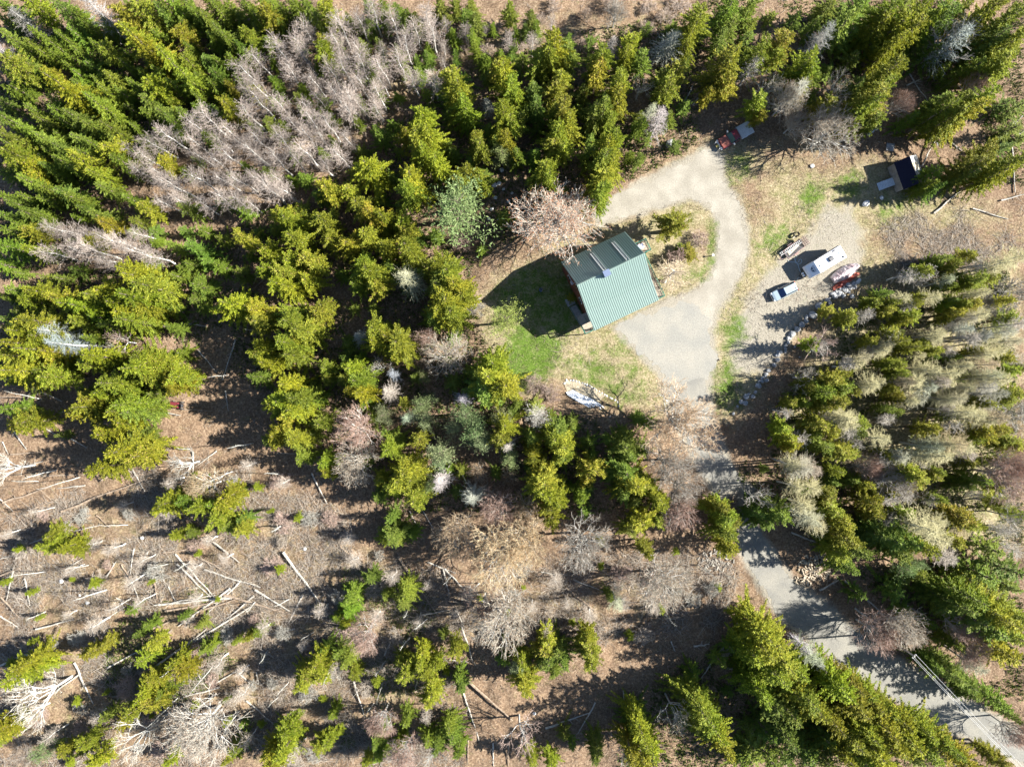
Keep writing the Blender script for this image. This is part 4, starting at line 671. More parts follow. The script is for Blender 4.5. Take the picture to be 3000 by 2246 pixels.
# ------------------------------------------------------------------ the house
K = 1.18
M['roofmetal'] = mat('green_metal_roof', (0.165, 0.225, 0.200), 0.32, 0.6, var=.05, vscale=1.5)
M['trimgreen'] = mat('green_paint', (0.02, 0.105, 0.075), 0.5, 0.4, var=.1)
M['siding'] = mat('red_brown_siding', (0.16, 0.065, 0.045), 0.8, 0.2, var=.15, vscale=3)
M['deck'] = mat('weathered_deck', (0.24, 0.195, 0.15), 0.85, 0.15, base2=(0.38, 0.33, 0.27), vscale=5)
M['glass'] = mat('window_glass', (0.02, 0.035, 0.05), 0.05, 0.6); M['white'] = mat('white_paint', (0.78, 0.78, 0.77), 0.5, 0.3, var=.04)
M['alu'] = mat('aluminium', (0.60, 0.60, 0.58), 0.5, 0.5, 0.0); M['steel'] = mat('sky_tinted_flashing', (0.17, 0.21, 0.31), 0.35, 0.5, 0.4)  # chimney metal: reflected sky blue mixed into its base colour
M['black'] = mat('black_rubber', (0.02, 0.02, 0.022), 0.7, 0.3); M['dark'] = mat('dark_plastic', (0.05, 0.05, 0.055), 0.6, 0.3, var=.2)
M['wood'] = mat('pale_lumber', (0.34, 0.28, 0.20), 0.85, 0.15, base2=(0.48, 0.42, 0.33), vscale=4)
M['greyboard'] = mat('grey_boards', (0.21, 0.21, 0.21), 0.9, 0.1, base2=(0.36, 0.36, 0.355), vscale=3)
hc = Vector((17.8 * K, 6.8 * K)); HA = R(25.5)
hw = Vector((hc.x * math.cos(HA) - hc.y * math.sin(HA), hc.x * math.sin(HA) + hc.y * math.cos(HA)))
house = thing('house', 'house with green ribbed metal roof, porch decks and ridge chimney', 'house', (hw.x, hw.y, 0), HA)
def hl(u, v, z=0.0): return Vector(((u - 17.8) * K, (v - 6.8) * K, z * K))
PROF = [(11.9, 4.55), (7.77, 9.1), (4.4, 6.45), (1.7, 5.3)]
wall = MB(); gv = [(11.55, -.1), (11.55, 4.75), (7.77, 8.9), (4.5, 6.35), (4.5, -.1)]
wall.loft([[hl(u, v, z) for v, z in gv] for u in (13.35, 22.25)]).build('wall', M['siding'], house)
rf = MB()
for (v0, z0), (v1, z1) in zip(PROF[:-1], PROF[1:]): rf.poly([hl(13.02, v0, z0), hl(22.58, v0, z0), hl(22.58, v1, z1), hl(13.02, v1, z1)], -.14)
roof = rf.build('roof', M['trimgreen'], house)
MB().loft([[hl(u, 7.77 + a, z) for a, z in ((-.16, 8.97), (-.16, 9.02), (0, 9.18), (.16, 9.02), (.16, 8.95), (0, 9.1))] for u in (12.98, 22.62)]).build('ridge_cap', M['roofmetal'], roof)
for si, ((v0, z0), (v1, z1)) in enumerate(zip(PROF[:-1], PROF[1:])):
    if si == 0: a, b = hl(13.0, v0, z0), hl(13.0, v1, z1)     # eave first, up the slope
    else: a, b = hl(13.0, v1, z1), hl(13.0, v0, z0)
    ydir = (b - a).normalized(); L = (b - a).length; xdir = Vector((1, 0, 0)); nrm = xdir.cross(ydir)
    if nrm.z < 0: nrm = -nrm
    npan = 11; pw = 9.6 * K / npan; prof = [(0.0, 0.0)]
    for k in range(3):
        c = pw * (k + .5) / 3; prof += [(c - .05, .0), (c - .03, .065), (c + .03, .065), (c + .05, .0)]
    prof += [(pw - .006, 0.0)]; mb = MB(); n = len(prof); over = .10 if si == 2 else .04
    ring = lambda yy: [Vector((x, yy, z + .03)) for x, z in prof]; a0, b0 = ring(-over), ring(L - .02)
    mb.add(a0 + b0, [(i, i + 1, n + i + 1, n + i) for i in range(n - 1)])
    me = mb.mesh('roof_panel', M['roofmetal']); Mx = Matrix((xdir, ydir, nrm)).transposed().to_4x4()
    for k in range(npan):
        o = link('roof_panel', me, roof); o.matrix_local = Matrix.Translation(a + xdir * pw * k + nrm * (.004 * si)) @ Mx
ch = MB().box(hl(17.0, 7.5, 9.15), (.92, .82, 1.5)).build('chimney', M['steel'], roof)
MB().box(hl(17.0, 7.5, 9.15) + Vector((0, 0, .80)), (1.06, .96, .07)).build('chimney_cap', M['steel'], ch)
for u, v, z, ww, hh in ((13.35, 9.6, 3.0, 1.0, 1.2), (13.35, 6.2, 3.2, 1.0, 1.2), (13.35, 7.77, 6.3, .9, 1.1), (22.25, 9.8, 3.2, 1.0, 1.2), (22.25, 7.6, 6.3, .9, 1.1)):
    s = -1 if u < 17 else 1; c = hl(u, v, z); w_ = MB().box(c + Vector((s * .03, 0, 0)), (.06, ww + .16, hh + .16)).build('window', M['white'], house)
    for q in (-1, 1): MB().box(c + Vector((s * .065, q * ww / 4, 0)), (.02, ww / 2 - .05, hh)).build('pane', M['glass'], w_)
MB().box(hl(22.25, 5.8, 3.55) + Vector((.03, 0, 0)), (.07, .95, 2.1)).build('door', M['white'], house)
def railing(p0, p1, z, nm='railing', hgt=.95, step=.30, m=None):
    mb = MB(); p0, p1 = Vector(p0), Vector(p1); L = (p1 - p0).length; d = (p1 - p0) / L
    for i in range(int(L / 1.6) + 2):
        q = p0 + d * min(i * 1.6, L); mb.box(q + Vector((0, 0, z + hgt / 2)), (.10, .10, hgt))
    ang = math.atan2(d.y, d.x); c = (p0 + p1) / 2
    mb.box(c + Vector((0, 0, z + hgt + .02)), (L + .1, .15, .045), ang); mb.box(c + Vector((0, 0, z + .12)), (L, .05, .07), ang)
    for i in range(int(L / step)): mb.box(p0 + d * (i + .5) * step + Vector((0, 0, z + hgt / 2 + .05)), (.035, .035, hgt - .12))
    return mb.build(nm, m or M['trimgreen'], house)
def decking(u0, u1, v0, v1, z, along='v', gap=.17):
    a, b = hl(u0, v0), hl(u1, v1); lx, ly = b.x - a.x, b.y - a.y; n = int((ly if along == 'u' else lx) / gap); zz = z * K
    for i in range(n):
        if along == 'u': c = (a.x + lx / 2, a.y + (i + .5) * ly / n, zz); d = (lx, ly / n - .02, .04)
        else: c = (a.x + (i + .5) * lx / n, a.y + ly / 2, zz); d = (lx / n - .02, ly, .04)
        MB().box(c, d).build('deck_board', M['deck'], house)
    j = MB()
    for x in (a.x + .1, b.x - .1):
        for y in (a.y + .1, b.y - .1): j.box((x, y, zz / 2 - .08), (.14, .14, zz - .08))
    j.box((a.x + lx / 2, a.y + .05, zz - .12), (lx, .05, .18)); j.box((a.x + lx / 2, b.y - .05, zz - .12), (lx, .05, .18)); j.build('deck_frame', M['trimgreen'], house)
DZ = 2.45
decking(22.32, 24.05, 1.9, 8.3, DZ, 'u'); railing(hl(24.05, 1.9), hl(24.05, 8.3), DZ * K); railing(hl(22.7, 1.85), hl(24.05, 1.85), DZ * K)
decking(22.32, 25.05, 8.42, 9.95, DZ, 'u'); railing(hl(25.05, 8.4), hl(25.05, 9.95), DZ * K); railing(hl(22.6, 10.0), hl(25.05, 10.0), DZ * K); railing(hl(24.2, 8.36), hl(25.05, 8.36), DZ * K)
decking(12.0, 22.3, 1.85, 4.45, DZ, 'u', .2); railing(hl(12.0, 1.8), hl(22.6, 1.8), DZ * K); railing(hl(12.0, 1.8), hl(12.0, 3.1), DZ * K)
for u in (13.2, 16.3, 19.4, 22.4): MB().box(hl(u, 2.0, (DZ + 5.2) / 2), (.15, .15, (5.2 - DZ) * K)).build('porch_post', M['trimgreen'], house)
stair = MB()
for q in (-.55, .55): stair.tube(hl(12.45, 3.1, DZ - .1) + Vector((q, 0, 0)), hl(12.45, 6.2, 0.0) + Vector((q, 0, 0)), .07, n=4)
st = stair.build('stair', M['greyboard'], house)
for i in range(13):
    t = (i + .5) / 13; MB().box(hl(12.45, 3.1 + 3.05 * t, DZ * (1 - t) + .02), (1.12, .26, .05)).build('tread', M['greyboard'], st)
for q in (-.6, .6):
    r_ = MB(); p0, p1 = hl(12.45, 3.1, DZ) + Vector((q, 0, .95)), hl(12.45, 6.1, 0) + Vector((q, 0, .95)); r_.tube(p0, p1, .045, n=4)
    for t in (0, .33, .66, 1): c = p0.lerp(p1, t); r_.box(c - Vector((0, 0, .48)), (.09, .09, .96))
    r_.build('stair_rail', M['trimgreen'], house)
MB().box(hl(12.4, 6.9, .03), (1.4, 1.3, .12)).build('stair_landing', M['greyboard'], house)
dish = MB(); c = hl(13.35, 8.5, 5.9)
dish.tube(c, c + Vector((-.55, 0, .1)), .03); dish.tube(c + Vector((-.5, 0, .1)), c + Vector((-.5, .1, .55)), .03); dish.box(c + Vector((-.55, .1, .6)), (.4, .55, .05), M=Matrix.Rotation(R(35), 3, 'Y')); dish.build('dish_bracket', M['white'], house)
def HW(v): return house.matrix_basis @ v
bpy.context.view_layer.update()
def ladder(name, label, a, b, wid, up, m, rail=.085, n=None, cat='ladder', rung=.3):
    a, b = Vector(a), Vector(b); L = (b - a).length; d = (b - a) / L; t = thing(name, label, cat, a); up = Vector(up); s = d.cross(up).normalized(); nn = s.cross(d).normalized()
    Q = Matrix((d, s, nn)).transposed()
    for q in (-1, 1): MB().box(d * L / 2 + s * q * wid / 2 + nn * rail / 2, (L, .045, rail), M=Q).build('rail', m, t)
    for i in range(int(L / rung)): MB().box(d * (i + .6) * rung + nn * rail / 2, (.045, wid, .035), M=Q).build('rung', m, t)
    return t
dn = (Vector((0, (11.9 - 7.77) * K, 0)) + Vector((0, 0, 0))).normalized(); slope_n = Vector((0, (9.1 - 4.55), (11.9 - 7.77))).normalized(); rn = house.matrix_basis.to_3x3() @ slope_n
def on_n(u, v): return HW(hl(u, v, 4.55 + (11.9 - v) / (11.9 - 7.77) * 4.55)) + rn * .08
ladder('roof_ladder', 'aluminium ladder on the green roof running up to the chimney', on_n(17.05, 11.05), on_n(17.05, 7.95), .46, rn, M['alu'], .13)
l2 = ladder('roof_ladder', 'aluminium ladder on the green roof near the deck gable, hooked over the ridge', on_n(20.3, 11.2), on_n(20.3, 7.85), .46, rn, M['alu'], .13)
# things on and round the house
def small_table():
    p = HW(hl(23.9, 9.35, DZ)); t = thing('deck_table', 'small blue-grey table on the landing by the upper gable', 'table', (p.x, p.y, p.z + .02), HA)
    MB().box((0, 0, .7), (1.3, .75, .05)).build('table_top', mat('blue_grey_plastic', (.42, .47, .62), .5, .4), t)
    for sx in (-1, 1):
        for sy in (-1, 1): MB().box((sx * .55, sy * .3, .34), (.05, .05, .68)).build('leg', M['alu'], t)
    p = HW(hl(22.95, 9.1, DZ)); b = thing('cooler', 'blue cooler box on the landing beside the table', 'cooler', (p.x, p.y, p.z + .02), HA)
    bl = mat('blue_plastic', (.05, .16, .55), .4, .4); MB().box((0, 0, .2), (.6, .4, .4)).build('body', bl, b, bevel=.03); MB().box((0, 0, .43), (.63, .43, .06)).build('lid', M['white'], b, bevel=.02)
small_table()
tree('cedar', 1674, 872, 1.9, 1.9, label='small round yellow-green bush by the foot of the house stairs', zc=.5, variant=0)
tree('cedar', 2016, 742, 3.2, 2.4, label='low olive shrub on the driveway island below the cedar', zc=.5, variant=3, tint=(.85, .72, .7))
tree('cedar', 1996, 728, 2.2, 1.7, label='dark green bush touching the island shrub on the house side', zc=.5, variant=4, tint=(.5, .62, .8))
bp_ = W(1584, 850); br = thing('barrel', 'blue barrel standing in the house shadow', 'barrel', (bp_.x, bp_.y, gz(bp_.x, bp_.y)))
bm_ = mat('barrel_blue', (.04, .12, .38), .5, .4); MB().loft([[Vector((math.cos(t) * r, math.sin(t) * r, z)) for t in [6.2832 * k / 12 for k in range(12)]] for r, z in ((.27, 0), (.3, .2), (.3, .65), (.27, .88))]).build('body', bm_, br); MB().tube((0, 0, .88), (0, 0, .91), .25, n=12).build('lid', M['dark'], br)
a, b = W(1574, 706), W(1612, 689); a.z = gz(a.x, a.y) + .04; b.z = gz(b.x, b.y) + .04
ladder('ground_ladder', 'wooden ladder lying on the grass under the bare maple', a, b, .55, (0, 0, 1), M['wood'], .08)
# ------------------------------------------------------------------ silver SUV
M['silver'] = mat('silver_blue_paint', (0.34, 0.42, 0.47), 0.28, 0.5, 0.35, coat=.6); M['cladding'] = mat('beige_cladding', (0.36, 0.33, 0.27), .6, .3)
M['redlens'] = mat('red_lens', (.45, .02, .02), .2, .5); M['lens'] = mat('headlamp_lens', (.75, .78, .8), .1, .6)
def wheel(parent, x, y, r=.34, w=.23, m=None):
    t = MB().tube((x, y - w / 2, r), (x, y + w / 2, r), r, n=18).build('wheel', M['black'], parent)
    MB().tube((x, y - w / 2 - .012, r), (x, y + w / 2 + .012, r), r * .58, n=12).build('rim', m or M['alu'], t)
def cring(x, w, zb, zt, tuck=.86):
    return [Vector((x, y, z)) for y, z in ((-w * .9, zb), (-w, zb + .14), (-w, zt - .13), (-w * tuck, zt), (w * tuck, zt), (w, zt - .13), (w, zb + .14), (w * .9, zb))]
def ground_at(px, py, zc): p = W(px, py, zc); return (p.x, p.y, gz(p.x, p.y))
car = thing('suv_car', 'silver-blue SUV parked nose out on the sandy parking area', 'car', ground_at(2299, 853.5, .95), R(206.4))
MB().loft([cring(*s) for s in ((2.17, .60, .38, .64), (2.10, .78, .26, .84), (1.75, .86, .22, .95), (1.0, .89, .22, 1.04), (0, .90, .22, 1.06), (-1.2, .90, .22, 1.06), (-1.95, .87, .25, 1.05), (-2.13, .80, .34, 1.0), (-2.18, .70, .45, .86))]).build('body', M['silver'], car, bevel=.03, smooth=False)
MB().loft([[Vector(p) for p in ((1.02, -.78, 1.03), (.22, -.62, 1.62), (-1.80, -.62, 1.64), (-2.08, -.76, 1.03))], [Vector(p) for p in ((1.02, .78, 1.03), (.22, .62, 1.62), (-1.80, .62, 1.64), (-2.08, .76, 1.03))]]).build('cabin', M['dark'], car)
MB().loft([[Vector((x, y, z)) for x, y, z in ((.26, -.60 * s, 1.60), (.20, -.62 * s, 1.655), (-1.1, -.62 * s, 1.69), (-1.84, -.60 * s, 1.66), (-1.86, -.60 * s, 1.60))] for s in (1, .5, 0, -.5, -1)]).build('car_roof', M['silver'], car, bevel=.02)
MB().poly([(1.035, -.74, 1.055), (1.035, .74, 1.055), (.25, .59, 1.635), (.25, -.59, 1.635)], -.012).build('windshield', mat('tinted_windshield', (.015, .04, .12), .05, .7), car)
MB().poly([(-2.09, .70, 1.08), (-2.09, -.70, 1.08), (-1.84, -.57, 1.60), (-1.84, .57, 1.60)], -.012).build('rear_window', M['glass'], car)
for s in (-1, 1):
    for x0, x1, t0, t1 in ((.90, .02, .20, -.02), (-.06, -.95, -.10, -.92), (-1.03, -1.85, -1.0, -1.65)):
        MB().poly([(x0, s * .79, 1.08), (x1, s * .79, 1.08), (t1, s * .645, 1.585), (t0, s * .645, 1.585)], .012 * -s).build('side_window', M['glass'], car)
    MB().tube((0.0, s * .60, 1.70), (-1.75, s * .60, 1.70), .025).build('roof_rail', M['dark'], car)
    MB().box((.80, s * 1.0, 1.10), (.16, .20, .13)).build('mirror', M['dark'], car, bevel=.02)
    MB().box((2.08, s * .62, .78), (.14, .30, .13)).build('headlight', M['lens'], car, bevel=.02); MB().box((-2.12, s * .72, .95), (.10, .16, .30)).build('tail_light', M['redlens'], car, bevel=.02)
    MB().box((0, s * .905, .38), (2.3, .03, .22)).build('side_cladding', M['cladding'], car)
    for x in (1.36, -1.32): wheel(car, x, s * .80)
MB().box((2.16, 0, .47), (.12, 1.35, .2)).build('front_bumper', M['white'], car, bevel=.03); MB().box((2.19, 0, .68), (.06, .75, .13)).build('grille', M['dark'], car); MB().box((-2.18, 0, .5), (.12, 1.5, .2)).build('rear_bumper', M['cladding'], car, bevel=.03); MB().box((-1.55, .28, 1.71), (.1, .2, .03)).build('roof_antenna', M['dark'], car)
# ------------------------------------------------------------------ travel trailer
cp = thing('camper_trailer', 'white travel trailer with dark rooftop air conditioner and nose emblem', 'trailer', ground_at(2420, 766.4, 2.6), R(211.3))
side = [(-3.22, .72), (2.95, .72), (3.22, 1.2), (3.20, 1.72), (3.0, 2.02), (1.86, 2.93), (1.6, 3.0), (-3.05, 3.0), (-3.22, 2.85)]
M['gel'] = mat('white_fibreglass', (.72, .73, .75), .35, .4, var=.03, vscale=1.2)
MB().loft([[Vector((x, y, z)) for x, z in side] for y in (-1.10, 1.10)]).build('body', M['gel'], cp, bevel=.05)
ac = MB().loft([[Vector((x, y, z)) for x, y in ((-.42 * k, -.36 * k), (.42 * k, -.36 * k), (.42 * k, .36 * k), (-.42 * k, .36 * k))] for k, z in ((1, 2.98), (1, 3.22), (.82, 3.33))]).build('air_conditioner', mat('grey_ac_cover', (.10, .10, .105), .6, .3, var=.2), cp, loc=(-.73, .02, 0))
for x, y, sx, sy, m in ((-2.53, 0.0, .42, .42, 'lens'), (-2.63, .75, .28, .34, 'dark'), (-1.83, -.86, .62, .2, 'dark'), (1.25, .1, .36, .36, 'lens')): MB().box((x, y, 3.05), (sx, sy, .14)).build('roof_vent', M[m], cp, bevel=.02)
MB().tube((.95, .62, 2.98), (.95, .62, 3.2), .04).build('vent_pipe', M['greyboard'], cp); MB().tube((.8, .9, 2.98), (.8, .9, 3.22), .04).build('vent_pipe', M['greyboard'], cp)
MB().tube((-2.9, -1.18, 2.86), (1.1, -1.18, 2.86), .09, n=8).build('awning', M['dark'], cp)
MB().box((-2.0, -1.12, 1.75), (.7, .04, 1.9)).build('door', M['gel'], cp); 
for x, y in ((-.3, -1.12), (1.0, -1.12), (-2.1, 1.12), (.5, 1.12)): MB().box((x, y, 2.0), (.9, .03, .6)).build('window', M['glass'], cp)
for y in (-1.0, 1.0):
    for x in (-.45, .38): wheel(cp, x, y, .33, .22, M['white'])
MB().tube((3.0, -.8, .62), (4.1, 0, .55), .06, n=4).tube((3.0, .8, .62), (4.1, 0, .55), .06, n=4).build('tow_frame', M['black'], cp)
MB().tube((3.95, 0, .1), (3.95, 0, 1.0), .05).build('tongue_jack', M['dark'], cp)
for y in (-.2, .2): MB().tube((3.52, y, .62), (3.52, y, 1.05), .16, n=12).build('gas_bottle', M['white'], cp)
# emblem on the sloping nose: block letters over a dark chevron
p0, p1 = Vector((1.9, 0, 2.93)), Vector((3.0, 0, 2.02)); sdn = (p1 - p0).normalized(); nn = Vector((0, 1, 0)).cross(sdn).normalized(); nn = nn if nn.z > 0 else -nn
ink = mat('dark_print', (.06, .09, .13), .5, .3); Q = Matrix((Vector((0, 1, 0)), sdn, nn)).transposed()
def print_on(y, s_): return p0 + sdn * s_ + Vector((0, y, 0)) + nn * .062
for k in range(8):
    y = (k - 3.5) * .145; bars = [[(-.045, 0, .02, .2), (.02, .07, .08, .02), (.02, -.08, .08, .02)], [(-.04, 0, .02, .2), (.03, .09, .08, .02), (.03, 0, .07, .02), (.03, -.09, .08, .02)], [(0, -.04, .02, .12), (-.03, .06, .02, .09), (.03, .06, .02, .09)]][k % 3]
    mb = MB()
    for dx, dy, w_, h_ in bars: mb.box(print_on(y, .42) + Q @ Vector((dx, -dy, 0)), (w_ + .012, h_, .006), M=Q)
    mb.build('letter', ink, cp)
for sgn in (-1, 1):
    MB().poly([print_on(sgn * .06, .62), print_on(sgn * .52, .60), print_on(sgn * .30, .88), print_on(sgn * .06, 1.02)], .004).build('emblem', ink, cp)
# ------------------------------------------------------------------ open utility trailer with ladder and boards
ut = thing('utility_trailer', 'low open utility trailer with rusty rails and mesh ramp gate', 'trailer', ground_at(2326, 729, .7), R(37))
M['rust'] = mat('rusty_steel', (.17, .10, .085), .8, .3, base2=(.34, .24, .22), vscale=6)
for i in range(7): MB().box((0, (i - 3) * .215, .55), (3.4, .19, .05)).build('bed_plank', M['dark'], ut)
for s in (-1, 1): MB().box((0, s * .78, .95), (3.45, .05, .05)).box((0, s * .78, .55), (3.45, .06, .12)).box((-1.7, s * .78, .75), (.05, .05, .45)).box((0, s * .78, .75), (.05, .05, .45)).box((1.7, s * .78, .75), (.05, .05, .45)).build('side_rail', M['rust'], ut); wheel(ut, -.1, s * .95, .31, .2); MB().box((-.1, s * .95, .68), (.8, .24, .04)).build('fender', M['rust'], ut)
MB().box((-1.72, 0, .95), (.05, 1.6, .05)).build('front_rail', M['rust'], ut)
MB().tube((-1.7, -.6, .5), (-2.9, 0, .48), .04, n=4).tube((-1.7, .6, .5), (-2.9, 0, .48), .04, n=4).build('tow_frame', M['rust'], ut)
g = MB(); Q = Matrix.Rotation(R(-62), 3, 'Y')
for y in (-.75, -.38, 0, .38, .75): g.box((1.98, y, 1.15), (1.25, .04, .04), M=Matrix.Rotation(R(-64), 3, 'Y'))
for q in (-.6, -.2, .2, .6): g.box((1.98 + q * .44, 0, 1.15 + q * .9), (.04, 1.54, .04))
for q in np.linspace(-.55, .55, 16): g.box((1.98 + q * .44, 0, 1.15 + q * .9), (.018, 1.5, .018))
g.build('ramp_gate', M['rust'], ut)
a = ut.matrix_basis @ Vector((-2.45, .62, .80)); b = ut.matrix_basis @ Vector((1.75, .30, 1.05)); ladder('extension_ladder', 'long extension ladder laid along the utility trailer', a, b, .45, (0, 0, 1), M['alu'], .09)
for k, (x, y, L, w_, r_, z_) in enumerate(((.15, .12, 2.7, .34, 5, .60), (.0, -.14, 2.5, .22, 9, .605), (.5, -.02, 1.9, .18, 3, .66))):
    p = ut.matrix_basis @ Vector((x, y, z_)); t = thing('board', ['widest pale board lying in the utility trailer bed', 'narrow pale board angled across the utility trailer bed', 'short pale board on top of the others in the trailer'][k], 'board', p, R(37 + r_)); MB().box((0, 0, .025), (L, w_, .05)).build('plank', M['wood'], t)
ct = thing('garden_cart', 'small black cart standing at the ramp gate of the utility trailer', 'cart', ground_at(2334, 688, .4), R(40))
MB().loft([[Vector((x * k, y * k, z)) for x, y in ((-.45, -.3), (.45, -.3), (.45, .3), (-.45, .3))] for k, z in ((.7, .3), (1, .62))], False).build('tub', M['dark'], ct); MB().tube((-.4, 0, .5), (-1.1, 0, .9), .02).build('handle', M['alu'], ct); wheel(ct, .2, -.35, .18, .08); wheel(ct, .2, .35, .18, .08)
def hose(name, label, pts, r, m, z=.03):
    t = MB()
    for sp_ in pts:
        P = [Vector(p) for p in sp_]; Q = []
        for i in range(len(P) - 1):                                # Catmull-Rom through the points
            p0, p1, p2, p3 = P[max(i - 1, 0)], P[i], P[i + 1], P[min(i + 2, len(P) - 1)]
            for k in range(5): u = k / 5; Q.append(.5 * ((2 * p1) + (p2 - p0) * u + (2 * p0 - 5 * p1 + 4 * p2 - p3) * u * u + (3 * p1 - p0 - 3 * p2 + p3) * u ** 3))
        Q.append(P[-1])
        for i in range(len(Q) - 1): t.tube(Q[i], Q[i + 1], r, n=5)
    return tag(t.build(name, m), label, 'hose', None, None)
zp = lambda x, y: (lambda p: (p.x, p.y, gz(p.x, p.y) + .05))(W(2230 + x * .1359, 670 + y * .1359))
hose('garden_hose', 'pale blue hose snaking from the utility trailer to the SUV', [[zp(*p) for p in ((570, 670), (600, 712), (730, 722), (790, 770), (822, 880), (856, 950), (838, 1012), (765, 1095))], [zp(*p) for p in ((712, 620), (738, 700), (800, 765), (872, 725), (862, 662), (822, 672), (800, 722), (755, 722), (738, 668), (768, 585))]], .035, mat('pale_hose', (.45, .56, .60), .5, .4))
# ------------------------------------------------------------------ boat under a tarp and the red canoe
def tent(name, label, cat, a, b, za, wid, hgt, m, seed, part='cover', pinch=.25):
    A_, B_ = W(*a), W(*b); L = (B_ - A_).length; c = (A_ + B_) / 2; t = thing(name, label, cat, (c.x, c.y, gz(c.x, c.y)), math.atan2(B_.y - A_.y, B_.x - A_.x)); rs = np.random.RandomState(seed)
    rings = []
    for i in range(15):
        u = i / 14; k = pinch + (1 - pinch) * math.sin(math.pi * (.08 + .84 * u)) ** .7; w_ = wid / 2 * k; h_ = hgt * (.55 + .45 * k)
        rings.append([Vector(((u - .5) * L + rs.normal(0, .03), y * w_ + rs.normal(0, .05), max(z * h_ + rs.normal(0, .045), .01))) for y, z in ((-1.05, .02), (-.95, .3), (-.62, .62), (-.25, .92), (0, 1), (.25, .92), (.62, .62), (.95, .3), (1.05, .02))])
    MB().loft(rings).build(part, m, t); return t
tent('covered_boat', 'boat under a faded pinkish tarp beside the travel trailer', 'boat', (2436, 822), (2508, 779), 0, 2.1, 1.35, mat('faded_tarp', (.30, .20, .215), .55, .35, base2=(.58, .53, .535), vscale=.9, bump=.5, bscale=3), 5, 'tarp')
canoe = tent('canoe', 'overturned orange-red canoe between covered boat and stone heap', 'canoe', (2438, 846), (2515, 801), 0, 1.05, .5, mat('red_hull', (.24, .03, .02), .5, .35, base2=(.36, .10, .06), vscale=.8), 6, 'hull', .1)
cu_ = MB(); [cu_.box((x, 0, .035), (.06, .9, .05)) for x in (-1.2, 0, 1.2)]; cu_.build('thwart', M['wood'], canoe)
# ------------------------------------------------------------------ red truck
tk = thing('red_truck', 'old red pickup truck with pale flatbed and plough mount', 'truck', ground_at(2155.7, 395.7, 1.3), R(209.4))
M['red'] = mat('dark_red_paint', (.13, .006, .018), .35, .5, coat=.3); M['fadedred'] = mat('sun_faded_red', (.20, .055, .04), .6, .3, base2=(.27, .10, .075), vscale=2)
MB().loft([cring(*s) for s in ((2.85, .88, .55, 1.0), (2.75, .95, .45, 1.12), (1.6, .97, .42, 1.2), (1.3, .98, .42, 1.22), (-.35, .98, .42, 1.24))]).build('body', M['red'], tk, bevel=.03)
MB().loft([[Vector((x, y, z)) for x, z in ((1.35, 1.17), (2.72, 1.10), (2.72, 1.14), (1.35, 1.25))] for y in (-.86, .86)]).build('hood', M['fadedred'], tk)
MB().loft([[Vector((x, y * s, z)) for x, y, z in ((1.25, .92, 1.2), (.62, .76, 1.83), (-.28, .76, 1.85), (-.4, .92, 1.2))] for s in (-1, 1)]).build('cabin', M['dark'], tk)
MB().loft([[Vector((x, y, z)) for x, z in ((.66, 1.80), (.60, 1.86), (-.32, 1.88), (-.34, 1.80))] for y in (-.78, .78)]).build('cab_roof', M['red'], tk, bevel=.03)
MB().poly([(1.26, -.86, 1.23), (1.26, .86, 1.23), (.66, .72, 1.83), (.66, -.72, 1.83)], -.012).build('windshield', mat('greenish_glass', (.05, .10, .09), .08, .6), tk)
for i in range(9): MB().box((-1.75, (i - 4) * .245, 1.16), (2.55, .225, .06)).build('bed_plank', mat('pale_bed', (.46, .455, .44), .8, .2, base2=(.60, .595, .58), vscale=2) if i == 0 else bpy.data.materials['pale_bed'], tk)
MB().box((-1.75, 0, 1.0), (2.5, 1.6, .2)).build('bed_frame', M['black'], tk); MB().box((-.46, 0, 1.45), (.1, 2.2, .6)).build('headboard', M['greyboard'], tk)
for s in (-1, 1):
    wheel(tk, 2.0, s * .86, .38, .24); wheel(tk, -1.8, s * .88, .38, .26); MB().box((1.0, s * 1.18, 1.5), (.1, .34, .26)).tube((.9, s * .95, 1.3), (1.0, s * 1.2, 1.4), .025).tube((1.15, s * .95, 1.3), (1.05, s * 1.2, 1.4), .025).build('mirror', M['white'], tk)
    MB().poly([(1.0, s * .93, 1.27), (-.3, s * .93, 1.27), (-.2, s * .79, 1.78), (.62, s * .79, 1.78)], -.012 * s).build('side_window', M['glass'], tk); MB().box((2.86, s * .7, .85), (.06, .26, .2)).build('headlight', M['lens'], tk)
    MB().tube((2.9, s * .45, .6), (3.35, s * .62, .75), .05).tube((3.35, s * .62, .3), (3.35, s * .62, 1.15), .045).build('plough_arm', M['white'], tk)
MB().box((2.93, 0, .6), (.14, 1.9, .2)).build('front_bumper', M['white'], tk); MB().poly([(2.95, -.25, .7), (3.45, -.15, .6), (3.45, .15, .6), (2.95, .25, .7)], .08).build('plough_hitch', mat('plough_yellow', (.55, .42, .12), .6, .3), tk)
